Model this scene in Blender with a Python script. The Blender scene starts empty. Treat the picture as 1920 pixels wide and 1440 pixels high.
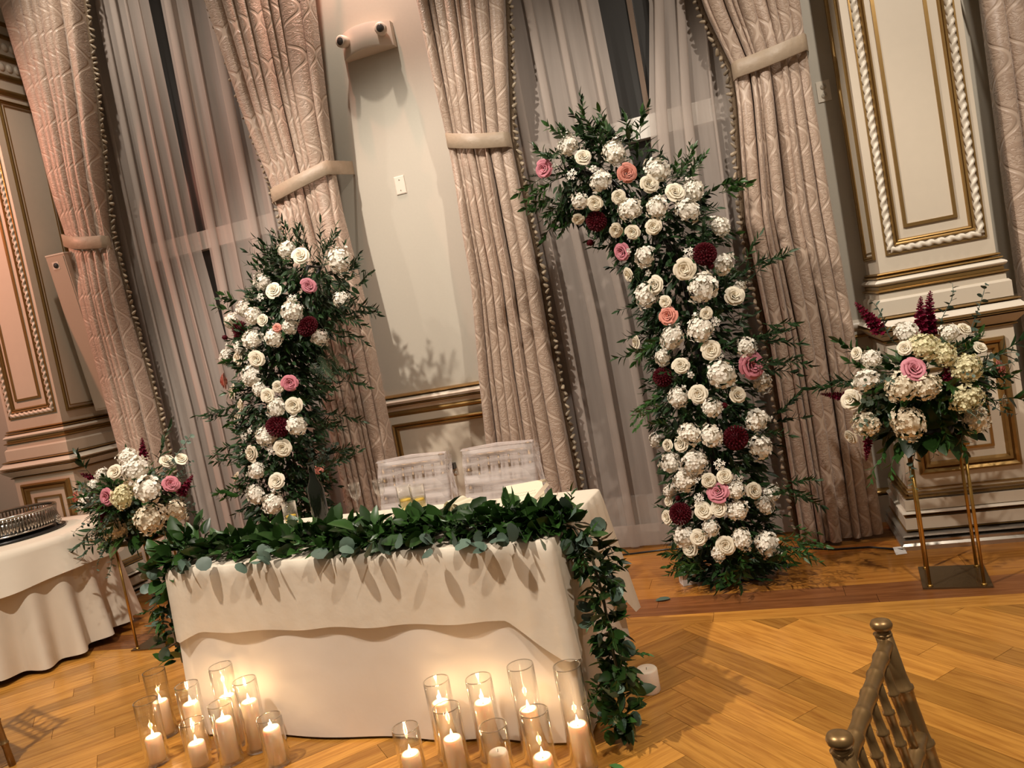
import bpy, bmesh, math, random
from mathutils import Vector, Matrix, Euler
random.seed(11)
PI = math.pi
scene = bpy.context.scene
col = scene.collection

# ------------------------------------------------------------------ camera
CAM_ROT = [[0.94043, 0.153453, 0.303386], [0.287699, 0.116305, -0.950633], [-0.181162, 0.981288, 0.065229]]
cam_data = bpy.data.cameras.new('camera')
cam_data.sensor_width = 36.0
cam_data.sensor_fit = 'HORIZONTAL'
cam_data.lens = 1442.0 / 1920.0 * 36.0
cam_data.clip_start = 0.02
cam = bpy.data.objects.new('camera', cam_data)
col.objects.link(cam)
_m = Matrix([r + [0.0] for r in CAM_ROT] + [[0, 0, 0, 1]])
_m.translation = Vector((0, 0, 1.5))
cam.matrix_world = _m
scene.camera = cam

# ------------------------------------------------------------------ world, lights, exposure
world = bpy.data.worlds.new('room_ambience')
scene.world = world
world.use_nodes = True
world.node_tree.nodes['Background'].inputs[0].default_value = (1.0, 0.80, 0.60, 1)
world.node_tree.nodes['Background'].inputs[1].default_value = 0.15


def lamp(name, kind, loc, energy, color, size=0.1, target=None, spot=None, blend=0.5):
    d = bpy.data.lights.new(name, kind)
    d.energy = energy
    d.color = color
    if kind == 'AREA':
        d.size = size
    else:
        d.shadow_soft_size = size
    if spot:
        d.spot_size = math.radians(spot)
        d.spot_blend = blend
    o = bpy.data.objects.new(name, d)
    o.location = loc
    if target:
        o.rotation_euler = (Vector(target) - Vector(loc)).to_track_quat('-Z', 'Y').to_euler()
    col.objects.link(o)
    return o


WARM = (1.0, 0.885, 0.765)
lamp('ceiling_spot_key_offscreen', 'SPOT', (-2.8, 0.9, 5.3), 820, WARM, 0.06, (-1.6, 3.4, 0.4), 76, 0.35)
lamp('ceiling_spot_right_offscreen', 'SPOT', (1.3, 0.6, 5.3), 480, WARM, 0.06, (0.4, 3.9, 0.7), 76, 0.4)
lamp('ceiling_spot_far_left_offscreen', 'SPOT', (-5.6, 1.0, 5.3), 150, WARM, 0.06, (-4.4, 4.0, 0.9), 80, 0.5)
lamp('wall_downlight_centre_offscreen', 'SPOT', (-2.0, 4.20, 5.3), 170, (1.0, 0.89, 0.77), 0.03, (-2.05, 4.8, 3.0), 84, 0.9)
lamp('wall_downlight_right_offscreen', 'SPOT', (1.15, 3.5, 5.3), 100, WARM, 0.06, (0.9, 4.3, 1.8), 90, 0.7)
lamp('wall_downlight_left_offscreen', 'SPOT', (-3.9, 3.7, 5.3), 130, WARM, 0.05, (-4.0, 4.7, 2.8), 84, 0.9)
lamp('pink_accent_light_offscreen', 'SPOT', (-6.4, 2.4, 4.0), 270, (1.0, 0.38, 0.25), 0.08, (-5.1, 4.5, 2.7), 82, 0.9)
lamp('pink_accent_light_wall_offscreen', 'SPOT', (-2.20, 4.38, 5.5), 165, (1.0, 0.36, 0.24), 0.03, (-2.1, 4.9, 3.6), 84, 1.0)

scene.view_settings.view_transform = 'Standard'
scene.view_settings.look = 'None'
scene.view_settings.gamma = 1.0
scene.view_settings.use_curve_mapping = False
scene.view_settings.exposure = 0.2
scene.cycles.transparent_max_bounces = 32


# ------------------------------------------------------------------ helpers
def tag(o, label=None, cat=None, group=None, kind=None):
    if label:
        o['label'] = label
    if cat:
        o['category'] = cat
    if group:
        o['group'] = group
    if kind:
        o['kind'] = kind
    return o


def thing(name, loc, label=None, cat=None, group=None, kind=None, rz=0.0):
    o = bpy.data.objects.new(name, None)
    o.empty_display_size = 0.05
    o.location = loc
    o.rotation_euler = (0, 0, rz)
    col.objects.link(o)
    return tag(o, label, cat, group, kind)


def origin(o):
    v = Vector((0, 0, 0))
    while o is not None:
        v += Vector(o.location)
        o = o.parent
    return v


class MB:
    """collects vertices and faces for one mesh"""
    def __init__(self):
        self.v, self.f, self.uv = [], [], []

    def add(self, vs, fs, uv=None):
        n = len(self.v)
        self.v += [tuple(p) for p in vs]
        self.f += [tuple(i + n for i in q) for q in fs]
        if uv is not None:
            self.uv += uv

    def box(self, c, s, rot=None):
        vs = []
        for dx in (-.5, .5):
            for dy in (-.5, .5):
                for dz in (-.5, .5):
                    p = Vector((dx * s[0], dy * s[1], dz * s[2]))
                    if rot is not None:
                        p = rot @ p
                    vs.append(p + Vector(c))
        self.add(vs, [(0, 1, 3, 2), (4, 6, 7, 5), (0, 4, 5, 1), (2, 3, 7, 6), (0, 2, 6, 4), (1, 5, 7, 3)])

    def box2(self, a, b):
        self.box([(a[i] + b[i]) / 2 for i in range(3)], [abs(b[i] - a[i]) for i in range(3)])

    def grid(self, rows, close_u=False, uv=None, cap=False):
        n, m = len(rows), len(rows[0])
        vs = [p for r in rows for p in r]
        fs = []
        for i in range(n - 1):
            for j in range(m if close_u else m - 1):
                k = (j + 1) % m
                fs.append((i * m + j, i * m + k, (i + 1) * m + k, (i + 1) * m + j))
        if cap:
            fs.append(tuple(range(m - 1, -1, -1)))
            fs.append(tuple((n - 1) * m + j for j in range(m)))
        self.add(vs, fs, uv)

    def tube(self, pts, r, seg=8, cap=True):
        pts = [Vector(p) for p in pts]
        rs = r if isinstance(r, (list, tuple)) else [r] * len(pts)
        rows = []
        t0 = (pts[1] - pts[0]).normalized()
        n = t0.orthogonal().normalized()
        for i, p in enumerate(pts):
            t = (pts[min(i + 1, len(pts) - 1)] - pts[max(i - 1, 0)])
            if t.length < 1e-9:
                t = t0
            t = t.normalized()
            n = (n - t * n.dot(t))
            n = n.normalized() if n.length > 1e-6 else t.orthogonal().normalized()
            b = t.cross(n)
            rows.append([p + (n * math.cos(a) + b * math.sin(a)) * rs[i] for a in [2 * PI * k / seg for k in range(seg)]])
        self.grid(rows, True, cap=cap)

    def lathe(self, prof, c=(0, 0, 0), seg=24, cap=True):
        rows = [[(c[0] + r * math.cos(2 * PI * k / seg), c[1] + r * math.sin(2 * PI * k / seg), c[2] + z) for k in range(seg)] for r, z in prof]
        self.grid(rows, True, cap=cap)

    def prism(self, poly, z0, z1):
        n = len(poly)
        vs = [(x, y, z0) for x, y in poly] + [(x, y, z1) for x, y in poly]
        fs = [tuple(range(n - 1, -1, -1)), tuple(range(n, 2 * n))]
        fs += [(i, (i + 1) % n, n + (i + 1) % n, n + i) for i in range(n)]
        self.add(vs, fs)

    def mesh(self, name, mat, smooth=True):
        me = bpy.data.meshes.new(name)
        me.from_pydata(self.v, [], self.f)
        if self.uv:
            lay = me.uv_layers.new(name='UVMap')
            idx = [0] * len(me.loops)
            me.loops.foreach_get('vertex_index', idx)
            flat = []
            for i in idx:
                flat += self.uv[i]
            lay.data.foreach_set('uv', flat)
        if mat:
            me.materials.append(mat)
        me.polygons.foreach_set('use_smooth', [smooth] * len(me.polygons))
        me.update()
        return me

    def build(self, name, mat, parent=None, smooth=True, local=False, angle=None):
        if parent is not None and not local:
            o = origin(parent)
            self.v = [(p[0] - o.x, p[1] - o.y, p[2] - o.z) for p in self.v]
        me = self.mesh(name, mat, smooth)
        ob = bpy.data.objects.new(name, me)
        col.objects.link(ob)
        ob.parent = parent
        if angle is not None:
            bm = bmesh.new()
            bm.from_mesh(me)
            for e in bm.edges:
                if len(e.link_faces) == 2 and e.calc_face_angle(0) > angle:
                    e.smooth = False
            bm.to_mesh(me)
            bm.free()
        return ob


def inst(name, me, parent, loc, rot=(0, 0, 0), scale=1.0):
    """one more object sharing mesh data, loc in world (parents unrotated)"""
    ob = bpy.data.objects.new(name, me)
    o = origin(parent) if parent is not None else Vector((0, 0, 0))
    ob.location = Vector(loc) - o
    ob.rotation_euler = rot
    ob.scale = scale if isinstance(scale, (tuple, list)) else (scale,) * 3
    col.objects.link(ob)
    ob.parent = parent
    return ob


def facing(d, spin=0.0):
    q = Vector(d).normalized().to_track_quat('Z', 'Y')
    return (q @ Euler((0, 0, spin)).to_quaternion()).to_euler()


def lerp(a, b, t):
    return a + (b - a) * t


def interp(rows, z):
    """rows sorted by falling z, interpolate the other columns (smooth)"""
    if z >= rows[0][0]:
        return rows[0][1:]
    for a, b in zip(rows[:-1], rows[1:]):
        if a[0] >= z >= b[0]:
            t = (a[0] - z) / (a[0] - b[0])
            return tuple(lerp(p, q, t) for p, q in zip(a[1:], b[1:]))
    return rows[-1][1:]


# ------------------------------------------------------------------ materials
def new_mat(name):
    m = bpy.data.materials.new(name)
    m.use_nodes = True
    nt = m.node_tree
    return m, nt, nt.nodes['Principled BSDF']


def N(nt, t, **k):
    n = nt.nodes.new(t)
    for a, b in k.items():
        if a.startswith('i_'):
            n.inputs[int(a[2:])].default_value = b
        else:
            setattr(n, a, b)
    return n


def math_n(nt, op, a, b=None, c=None):
    n = N(nt, 'ShaderNodeMath', operation=op)
    for i, v in enumerate((a, b, c)):
        if v is None:
            continue
        if isinstance(v, (int, float)):
            n.inputs[i].default_value = v
        else:
            nt.links.new(v, n.inputs[i])
    return n.outputs[0]


def plain(name, c, rough=0.5, metal=0.0, var=0.08, scale=30.0, bump=0.0, spec=None, obj_var=0.0, sub=0.0, island=False):
    m, nt, b = new_mat(name)
    tc = N(nt, 'ShaderNodeTexCoord')
    no = N(nt, 'ShaderNodeTexNoise')
    no.inputs['Scale'].default_value = scale
    no.inputs['Detail'].default_value = 4
    nt.links.new(tc.outputs['Object'], no.inputs['Vector'])
    val = math_n(nt, 'MULTIPLY_ADD', no.outputs['Fac'], 2 * var, 1 - var)
    if obj_var:
        if island:
            gi = N(nt, 'ShaderNodeNewGeometry')
            src = gi.outputs['Random Per Island']
        else:
            src = N(nt, 'ShaderNodeObjectInfo').outputs['Random']
        val = math_n(nt, 'MULTIPLY', val, math_n(nt, 'MULTIPLY_ADD', src, 2 * obj_var, 1 - obj_var))
    mx = N(nt, 'ShaderNodeMix', data_type='RGBA', blend_type='MULTIPLY')
    mx.inputs[0].default_value = 1.0
    mx.inputs[6].default_value = (*c, 1)
    nt.links.new(val, mx.inputs[7])
    nt.links.new(mx.outputs[2], b.inputs['Base Color'])
    b.inputs['Roughness'].default_value = rough
    b.inputs['Metallic'].default_value = metal
    if spec is not None:
        b.inputs['Specular IOR Level'].default_value = spec
    if sub:
        b.inputs['Subsurface Weight'].default_value = sub
        b.inputs['Subsurface Radius'].default_value = (0.02, 0.012, 0.008)
        b.inputs['Subsurface Scale'].default_value = 1.0
    if bump:
        bp = N(nt, 'ShaderNodeBump')
        bp.inputs['Strength'].default_value = bump
        bp.inputs['Distance'].default_value = 0.01
        nt.links.new(no.outputs['Fac'], bp.inputs['Height'])
        nt.links.new(bp.outputs[0], b.inputs['Normal'])
    return m


def wood(name, c_dark, c_light, rough=0.3, obj_var=0.30):
    m, nt, b = new_mat(name)
    tc = N(nt, 'ShaderNodeTexCoord')
    oi = N(nt, 'ShaderNodeObjectInfo')
    mp = N(nt, 'ShaderNodeMapping')
    nt.links.new(tc.outputs['Object'], mp.inputs['Vector'])
    mp.inputs['Scale'].default_value = (1.6, 26.0, 1.0)
    cv = N(nt, 'ShaderNodeCombineXYZ')
    nt.links.new(math_n(nt, 'MULTIPLY', oi.outputs['Random'], 57.0), cv.inputs[0])
    nt.links.new(math_n(nt, 'MULTIPLY', oi.outputs['Random'], 91.0), cv.inputs[1])
    nt.links.new(cv.outputs[0], mp.inputs['Location'])
    n1 = N(nt, 'ShaderNodeTexNoise')
    n1.inputs['Scale'].default_value = 1.6
    n1.inputs['Detail'].default_value = 6
    n1.inputs['Distortion'].default_value = 0.8
    nt.links.new(mp.outputs[0], n1.inputs['Vector'])
    n2 = N(nt, 'ShaderNodeTexNoise')
    n2.inputs['Scale'].default_value = 7.0
    n2.inputs['Detail'].default_value = 3
    nt.links.new(mp.outputs[0], n2.inputs['Vector'])
    f = math_n(nt, 'MULTIPLY_ADD', n2.outputs['Fac'], 0.35, math_n(nt, 'MULTIPLY', n1.outputs['Fac'], 0.75))
    rp = N(nt, 'ShaderNodeValToRGB')
    rp.color_ramp.elements[0].position = 0.34
    rp.color_ramp.elements[0].color = (*c_dark, 1)
    rp.color_ramp.elements[1].position = 0.66
    rp.color_ramp.elements[1].color = (*c_light, 1)
    nt.links.new(f, rp.inputs[0])
    mx = N(nt, 'ShaderNodeMix', data_type='RGBA', blend_type='MULTIPLY')
    mx.inputs[0].default_value = 1.0
    nt.links.new(rp.outputs[0], mx.inputs[6])
    nt.links.new(math_n(nt, 'MULTIPLY_ADD', oi.outputs['Random'], 2 * obj_var, 1 - obj_var), mx.inputs[7])
    nt.links.new(mx.outputs[2], b.inputs['Base Color'])
    b.inputs['Roughness'].default_value = rough
    bp = N(nt, 'ShaderNodeBump')
    bp.inputs['Strength'].default_value = 0.12
    bp.inputs['Distance'].default_value = 0.002
    nt.links.new(f, bp.inputs['Height'])
    nt.links.new(bp.outputs[0], b.inputs['Normal'])
    return m


def damask(name, c0, c1, W=0.17, P=0.30, rough=0.42):
    """woven ogee pattern in the fabric's own UV metres"""
    m, nt, b = new_mat(name)
    uv = N(nt, 'ShaderNodeUVMap')
    sp = N(nt, 'ShaderNodeSeparateXYZ')
    nt.links.new(uv.outputs[0], sp.inputs[0])
    u, v = sp.outputs[0], sp.outputs[1]
    s = math_n(nt, 'MULTIPLY', math_n(nt, 'SINE', math_n(nt, 'MULTIPLY', v, 2 * PI / P)), W * 0.25)
    ds = []
    for sg in (1, -1):
        w = math_n(nt, 'ADD', u, math_n(nt, 'MULTIPLY', s, sg))
        fr = math_n(nt, 'FRACT', math_n(nt, 'DIVIDE', math_n(nt, 'ADD', w, 40 * W + (0.0 if sg > 0 else W * 0.5)), W))
        ds.append(math_n(nt, 'ABSOLUTE', math_n(nt, 'SUBTRACT', fr, 0.5)))
    d = math_n(nt, 'MINIMUM', ds[0], ds[1])
    line = N(nt, 'ShaderNodeMapRange', interpolation_type='SMOOTHSTEP')
    line.inputs[1].default_value = 0.02
    line.inputs[2].default_value = 0.065
    line.inputs[3].default_value = 1.0
    line.inputs[4].default_value = 0.0
    nt.links.new(d, line.inputs[0])
    vo = N(nt, 'ShaderNodeTexVoronoi', feature='SMOOTH_F1')
    vo.inputs['Scale'].default_value = 26
    vo.inputs['Smoothness'].default_value = 0.4
    nt.links.new(uv.outputs[0], vo.inputs['Vector'])
    no = N(nt, 'ShaderNodeTexNoise')
    no.inputs['Scale'].default_value = 30
    no.inputs['Detail'].default_value = 2
    no.inputs['Distortion'].default_value = 2.6
    nt.links.new(uv.outputs[0], no.inputs['Vector'])
    mot = N(nt, 'ShaderNodeMapRange', interpolation_type='SMOOTHSTEP')
    mot.inputs[1].default_value = 0.46
    mot.inputs[2].default_value = 0.56
    nt.links.new(math_n(nt, 'MULTIPLY_ADD', vo.outputs['Distance'], -0.12, math_n(nt, 'ADD', no.outputs['Fac'], 0.06)), mot.inputs[0])
    leaf = math_n(nt, 'MULTIPLY', math_n(nt, 'GREATER_THAN', d, 0.10), mot.outputs[0])
    h = math_n(nt, 'MULTIPLY_ADD', leaf, 0.55, line.outputs[0])
    fac = math_n(nt, 'MINIMUM', h, 1.0)
    mx = N(nt, 'ShaderNodeMix', data_type='RGBA')
    nt.links.new(fac, mx.inputs[0])
    mx.inputs[6].default_value = (*c0, 1)
    mx.inputs[7].default_value = (*c1, 1)
    nt.links.new(mx.outputs[2], b.inputs['Base Color'])
    b.inputs['Roughness'].default_value = rough
    b.inputs['Sheen Weight'].default_value = 0.25
    bp = N(nt, 'ShaderNodeBump')
    bp.inputs['Strength'].default_value = 0.5
    bp.inputs['Distance'].default_value = 0.006
    nt.links.new(h, bp.inputs['Height'])
    nt.links.new(bp.outputs[0], b.inputs['Normal'])
    return m


def veil(name, c, alpha, streak=None, rough=0.8):
    """thin woven cloth that lets part of the light straight through"""
    m, nt, b = new_mat(name)
    out = nt.nodes['Material Output']
    b.inputs['Base Color'].default_value = (*c, 1)
    b.inputs['Roughness'].default_value = rough
    tr = N(nt, 'ShaderNodeBsdfTransparent')
    tl = N(nt, 'ShaderNodeBsdfTranslucent')
    tl.inputs[0].default_value = (*c, 1)
    m1 = N(nt, 'ShaderNodeMixShader')
    m1.inputs[0].default_value = 0.25
    nt.links.new(b.outputs[0], m1.inputs[1])
    nt.links.new(tl.outputs[0], m1.inputs[2])
    m2 = N(nt, 'ShaderNodeMixShader')
    nt.links.new(tr.outputs[0], m2.inputs[1])
    nt.links.new(m1.outputs[0], m2.inputs[2])
    tc = N(nt, 'ShaderNodeTexCoord')
    mp = N(nt, 'ShaderNodeMapping')
    mp.inputs['Scale'].default_value = streak or (9, 9, 0.6)
    if streak:
        mp.inputs['Rotation'].default_value = (0, 0.30, 0)
    nt.links.new(tc.outputs['Object'], mp.inputs['Vector'])
    no = N(nt, 'ShaderNodeTexNoise')
    no.inputs['Scale'].default_value = 2.0
    no.inputs['Detail'].default_value = 4
    nt.links.new(mp.outputs[0], no.inputs['Vector'])
    rg = N(nt, 'ShaderNodeMapRange')
    rg.inputs[1].default_value = 0.3
    rg.inputs[2].default_value = 0.7
    rg.inputs[3].default_value = alpha[0]
    rg.inputs[4].default_value = alpha[1]
    nt.links.new(no.outputs['Fac'], rg.inputs[0])
    nt.links.new(rg.outputs[0], m2.inputs[0])
    nt.links.new(m2.outputs[0], out.inputs[0])
    return m


def thin_glass(name, tint=(1, 1, 1), gain=1.0, rough=0.02):
    m, nt, b = new_mat(name)
    out = nt.nodes['Material Output']
    tr = N(nt, 'ShaderNodeBsdfTransparent')
    tr.inputs[0].default_value = (*tint, 1)
    gl = N(nt, 'ShaderNodeBsdfGlossy')
    gl.inputs['Roughness'].default_value = rough
    gl.inputs['Color'].default_value = (1, 1, 1, 1)
    lw = N(nt, 'ShaderNodeLayerWeight')
    lw.inputs[0].default_value = 0.5
    mx = N(nt, 'ShaderNodeMixShader')
    nt.links.new(math_n(nt, 'MINIMUM', math_n(nt, 'MULTIPLY_ADD', math_n(nt, 'POWER', lw.outputs['Facing'], 4.0), 0.7 * gain, 0.035 * gain), 1.0), mx.inputs[0])
    nt.links.new(tr.outputs[0], mx.inputs[1])
    nt.links.new(gl.outputs[0], mx.inputs[2])
    nt.links.new(mx.outputs[0], out.inputs[0])
    return m


def emit(name, c, s):
    m, nt, b = new_mat(name)
    b.inputs['Base Color'].default_value = (*c, 1)
    b.inputs['Emission Color'].default_value = (*c, 1)
    b.inputs['Emission Strength'].default_value = s
    return m


M = {}
M['wall'] = plain('wall_paint', (0.50, 0.465, 0.385), 0.6, var=0.03, scale=60, bump=0.03)
M['cream'] = plain('cream_paint', (0.66, 0.58, 0.46), 0.42, var=0.03, scale=20)
M['creamlight'] = plain('ivory_moulding_paint', (0.74, 0.67, 0.55), 0.32, var=0.03, scale=20)
M['silver'] = plain('silver_leaf', (0.52, 0.47, 0.40), 0.28, 0.75, 0.08, 40)
M['gold'] = plain('antique_gold', (0.36, 0.22, 0.075), 0.32, 0.75, 0.12, 50)
M['standgold'] = plain('brushed_gold', (0.50, 0.30, 0.08), 0.30, 0.9, 0.06, 80)
M['standbase'] = plain('bronze_plate', (0.17, 0.12, 0.06), 0.25, 0.8, 0.06, 80)
M['chairgold'] = plain('chair_gold_lacquer', (0.25, 0.15, 0.058), 0.36, 0.65, 0.08, 60)
M['drape'] = damask('drape_damask', (0.40, 0.29, 0.215), (0.54, 0.42, 0.325), 0.18, 0.31)
M['tie'] = plain('tieback_fabric', (0.37, 0.285, 0.20), 0.45, var=0.1, scale=40, bump=0.2)
M['fringe'] = plain('fringe_braid', (0.13, 0.085, 0.045), 0.7, var=0.3, scale=220, bump=0.6)
M['tassel'] = plain('tassel_silk', (0.30, 0.24, 0.165), 0.35, var=0.15, scale=150, obj_var=0.35)
M['sheer'] = veil('sheer_voile', (0.58, 0.50, 0.44), (0.58, 0.72))
M['tulle'] = veil('tulle', (0.80, 0.74, 0.71), (0.05, 0.85), streak=(1.0, 4, 11))
M['pane'] = plain('night_window_glass', (0.045, 0.044, 0.042), 0.25, 0.0, 0.1, 3)
M['winwhite'] = plain('window_paint', (0.75, 0.72, 0.66), 0.4, var=0.02)
M['muntin'] = plain('muntin_wood', (0.16, 0.10, 0.06), 0.5)
M['plastic'] = plain('white_plastic', (0.75, 0.66, 0.56), 0.35, var=0.02)
M['speaker'] = plain('speaker_beige', (0.47, 0.39, 0.30), 0.5, var=0.03, scale=90)
M['black'] = plain('black_plastic', (0.012, 0.012, 0.012), 0.3, var=0.1)
M['lens'] = plain('lamp_lens', (0.10, 0.10, 0.10), 0.08, 0.6, 0.2, 90)
M['oak'] = wood('oak_plank', (0.30, 0.115, 0.018), (0.54, 0.255, 0.048), 0.25)
M['oakdark'] = wood('walnut_border', (0.13, 0.042, 0.012), (0.24, 0.09, 0.028), 0.22, 0.15)
M['oakborder'] = wood('oak_border', (0.27, 0.095, 0.015), (0.45, 0.19, 0.035), 0.16, 0.12)
M['subfloor'] = plain('subfloor', (0.05, 0.02, 0.008), 0.9)
M['cloth'] = plain('tablecloth_white', (0.74, 0.67, 0.58), 0.75, var=0.04, scale=6, bump=0.35)
M['overlay'] = plain('tablecloth_ivory', (0.74, 0.65, 0.52), 0.62, var=0.05, scale=8, bump=0.5)
M['roundcloth'] = plain('round_tablecloth', (0.70, 0.62, 0.50), 0.75, var=0.05, scale=10, bump=0.06)
M['leaf'] = plain('glossy_leaf', (0.022, 0.060, 0.011), 0.36, spec=0.35, var=0.25, scale=40, obj_var=0.55)
M['leaf_stuff'] = plain('arch_leaf', (0.017, 0.043, 0.013), 0.45, spec=0.3, var=0.25, scale=40, obj_var=0.5, island=True)
M['garland_stuff'] = plain('garland_leaf', (0.022, 0.060, 0.011), 0.36, spec=0.35, var=0.25, scale=40, obj_var=0.55, island=True)
M['leaf_dark'] = plain('ruscus_leaf', (0.017, 0.043, 0.013), 0.45, spec=0.3, var=0.25, scale=40, obj_var=0.5)
M['leaf_fresh'] = plain('fresh_leaf', (0.045, 0.12, 0.03), 0.4, var=0.2, scale=40, obj_var=0.4)
M['euca'] = plain('eucalyptus_leaf', (0.10, 0.155, 0.115), 0.5, var=0.15, scale=30, obj_var=0.35)
M['stem'] = plain('plant_stem', (0.06, 0.055, 0.022), 0.6)
M['white_fl'] = plain('ivory_petal', (0.86, 0.81, 0.70), 0.6, var=0.06, scale=8, obj_var=0.06)
M['cream_fl'] = plain('cream_petal', (0.86, 0.78, 0.61), 0.55, var=0.06, scale=8, obj_var=0.06)
M['yellow_fl'] = plain('pale_yellow_petal', (0.78, 0.72, 0.44), 0.6, var=0.08, scale=8)
M['tan_fl'] = plain('champagne_petal', (0.80, 0.71, 0.53), 0.6, var=0.1, scale=8)
M['pink_fl'] = plain('pink_petal', (0.62, 0.22, 0.27), 0.5, var=0.15, scale=6, obj_var=0.15)
M['salmon_fl'] = plain('salmon_petal', (0.70, 0.27, 0.20), 0.5, var=0.15, scale=6, obj_var=0.1)
M['burg_fl'] = plain('burgundy_petal', (0.060, 0.0012, 0.005), 0.6, spec=0.15, var=0.3, scale=10)
M['snap_fl'] = plain('snapdragon_petal', (0.13, 0.004, 0.020), 0.5, spec=0.2, var=0.3, scale=12)
M['wax'] = plain('candle_wax', (0.84, 0.70, 0.56), 0.5, var=0.02, scale=20, sub=0.6)
M['glass'] = thin_glass('clear_glass', (0.985, 0.99, 0.985), 1.7)
M['glassrim'] = thin_glass('glass_rim', (0.80, 0.80, 0.78), 4.0)
M['flame'] = emit('candle_flame', (1.0, 0.62, 0.28), 26.0)
M['bottle'] = plain('dark_bottle_glass', (0.008, 0.010, 0.006), 0.06, var=0.1)
M['water'] = thin_glass('drink', (0.93, 0.86, 0.55), 1.2)
M['lemon'] = plain('lemon_slice', (0.80, 0.62, 0.16), 0.45, var=0.1)
M['paper'] = plain('cream_paper', (0.74, 0.68, 0.50), 0.7, var=0.02)
M['white_paper'] = plain('white_paper', (0.80, 0.76, 0.72), 0.7, var=0.02)
M['silverware'] = plain('polished_silver', (0.60, 0.56, 0.50), 0.18, 1.0, 0.1, 60)
M['mirror'] = plain('mirror_plate', (0.55, 0.47, 0.38), 0.06, 1.0, 0.02)
M['ribbon'] = plain('champagne_ribbon', (0.62, 0.50, 0.36), 0.4, var=0.1)

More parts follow.
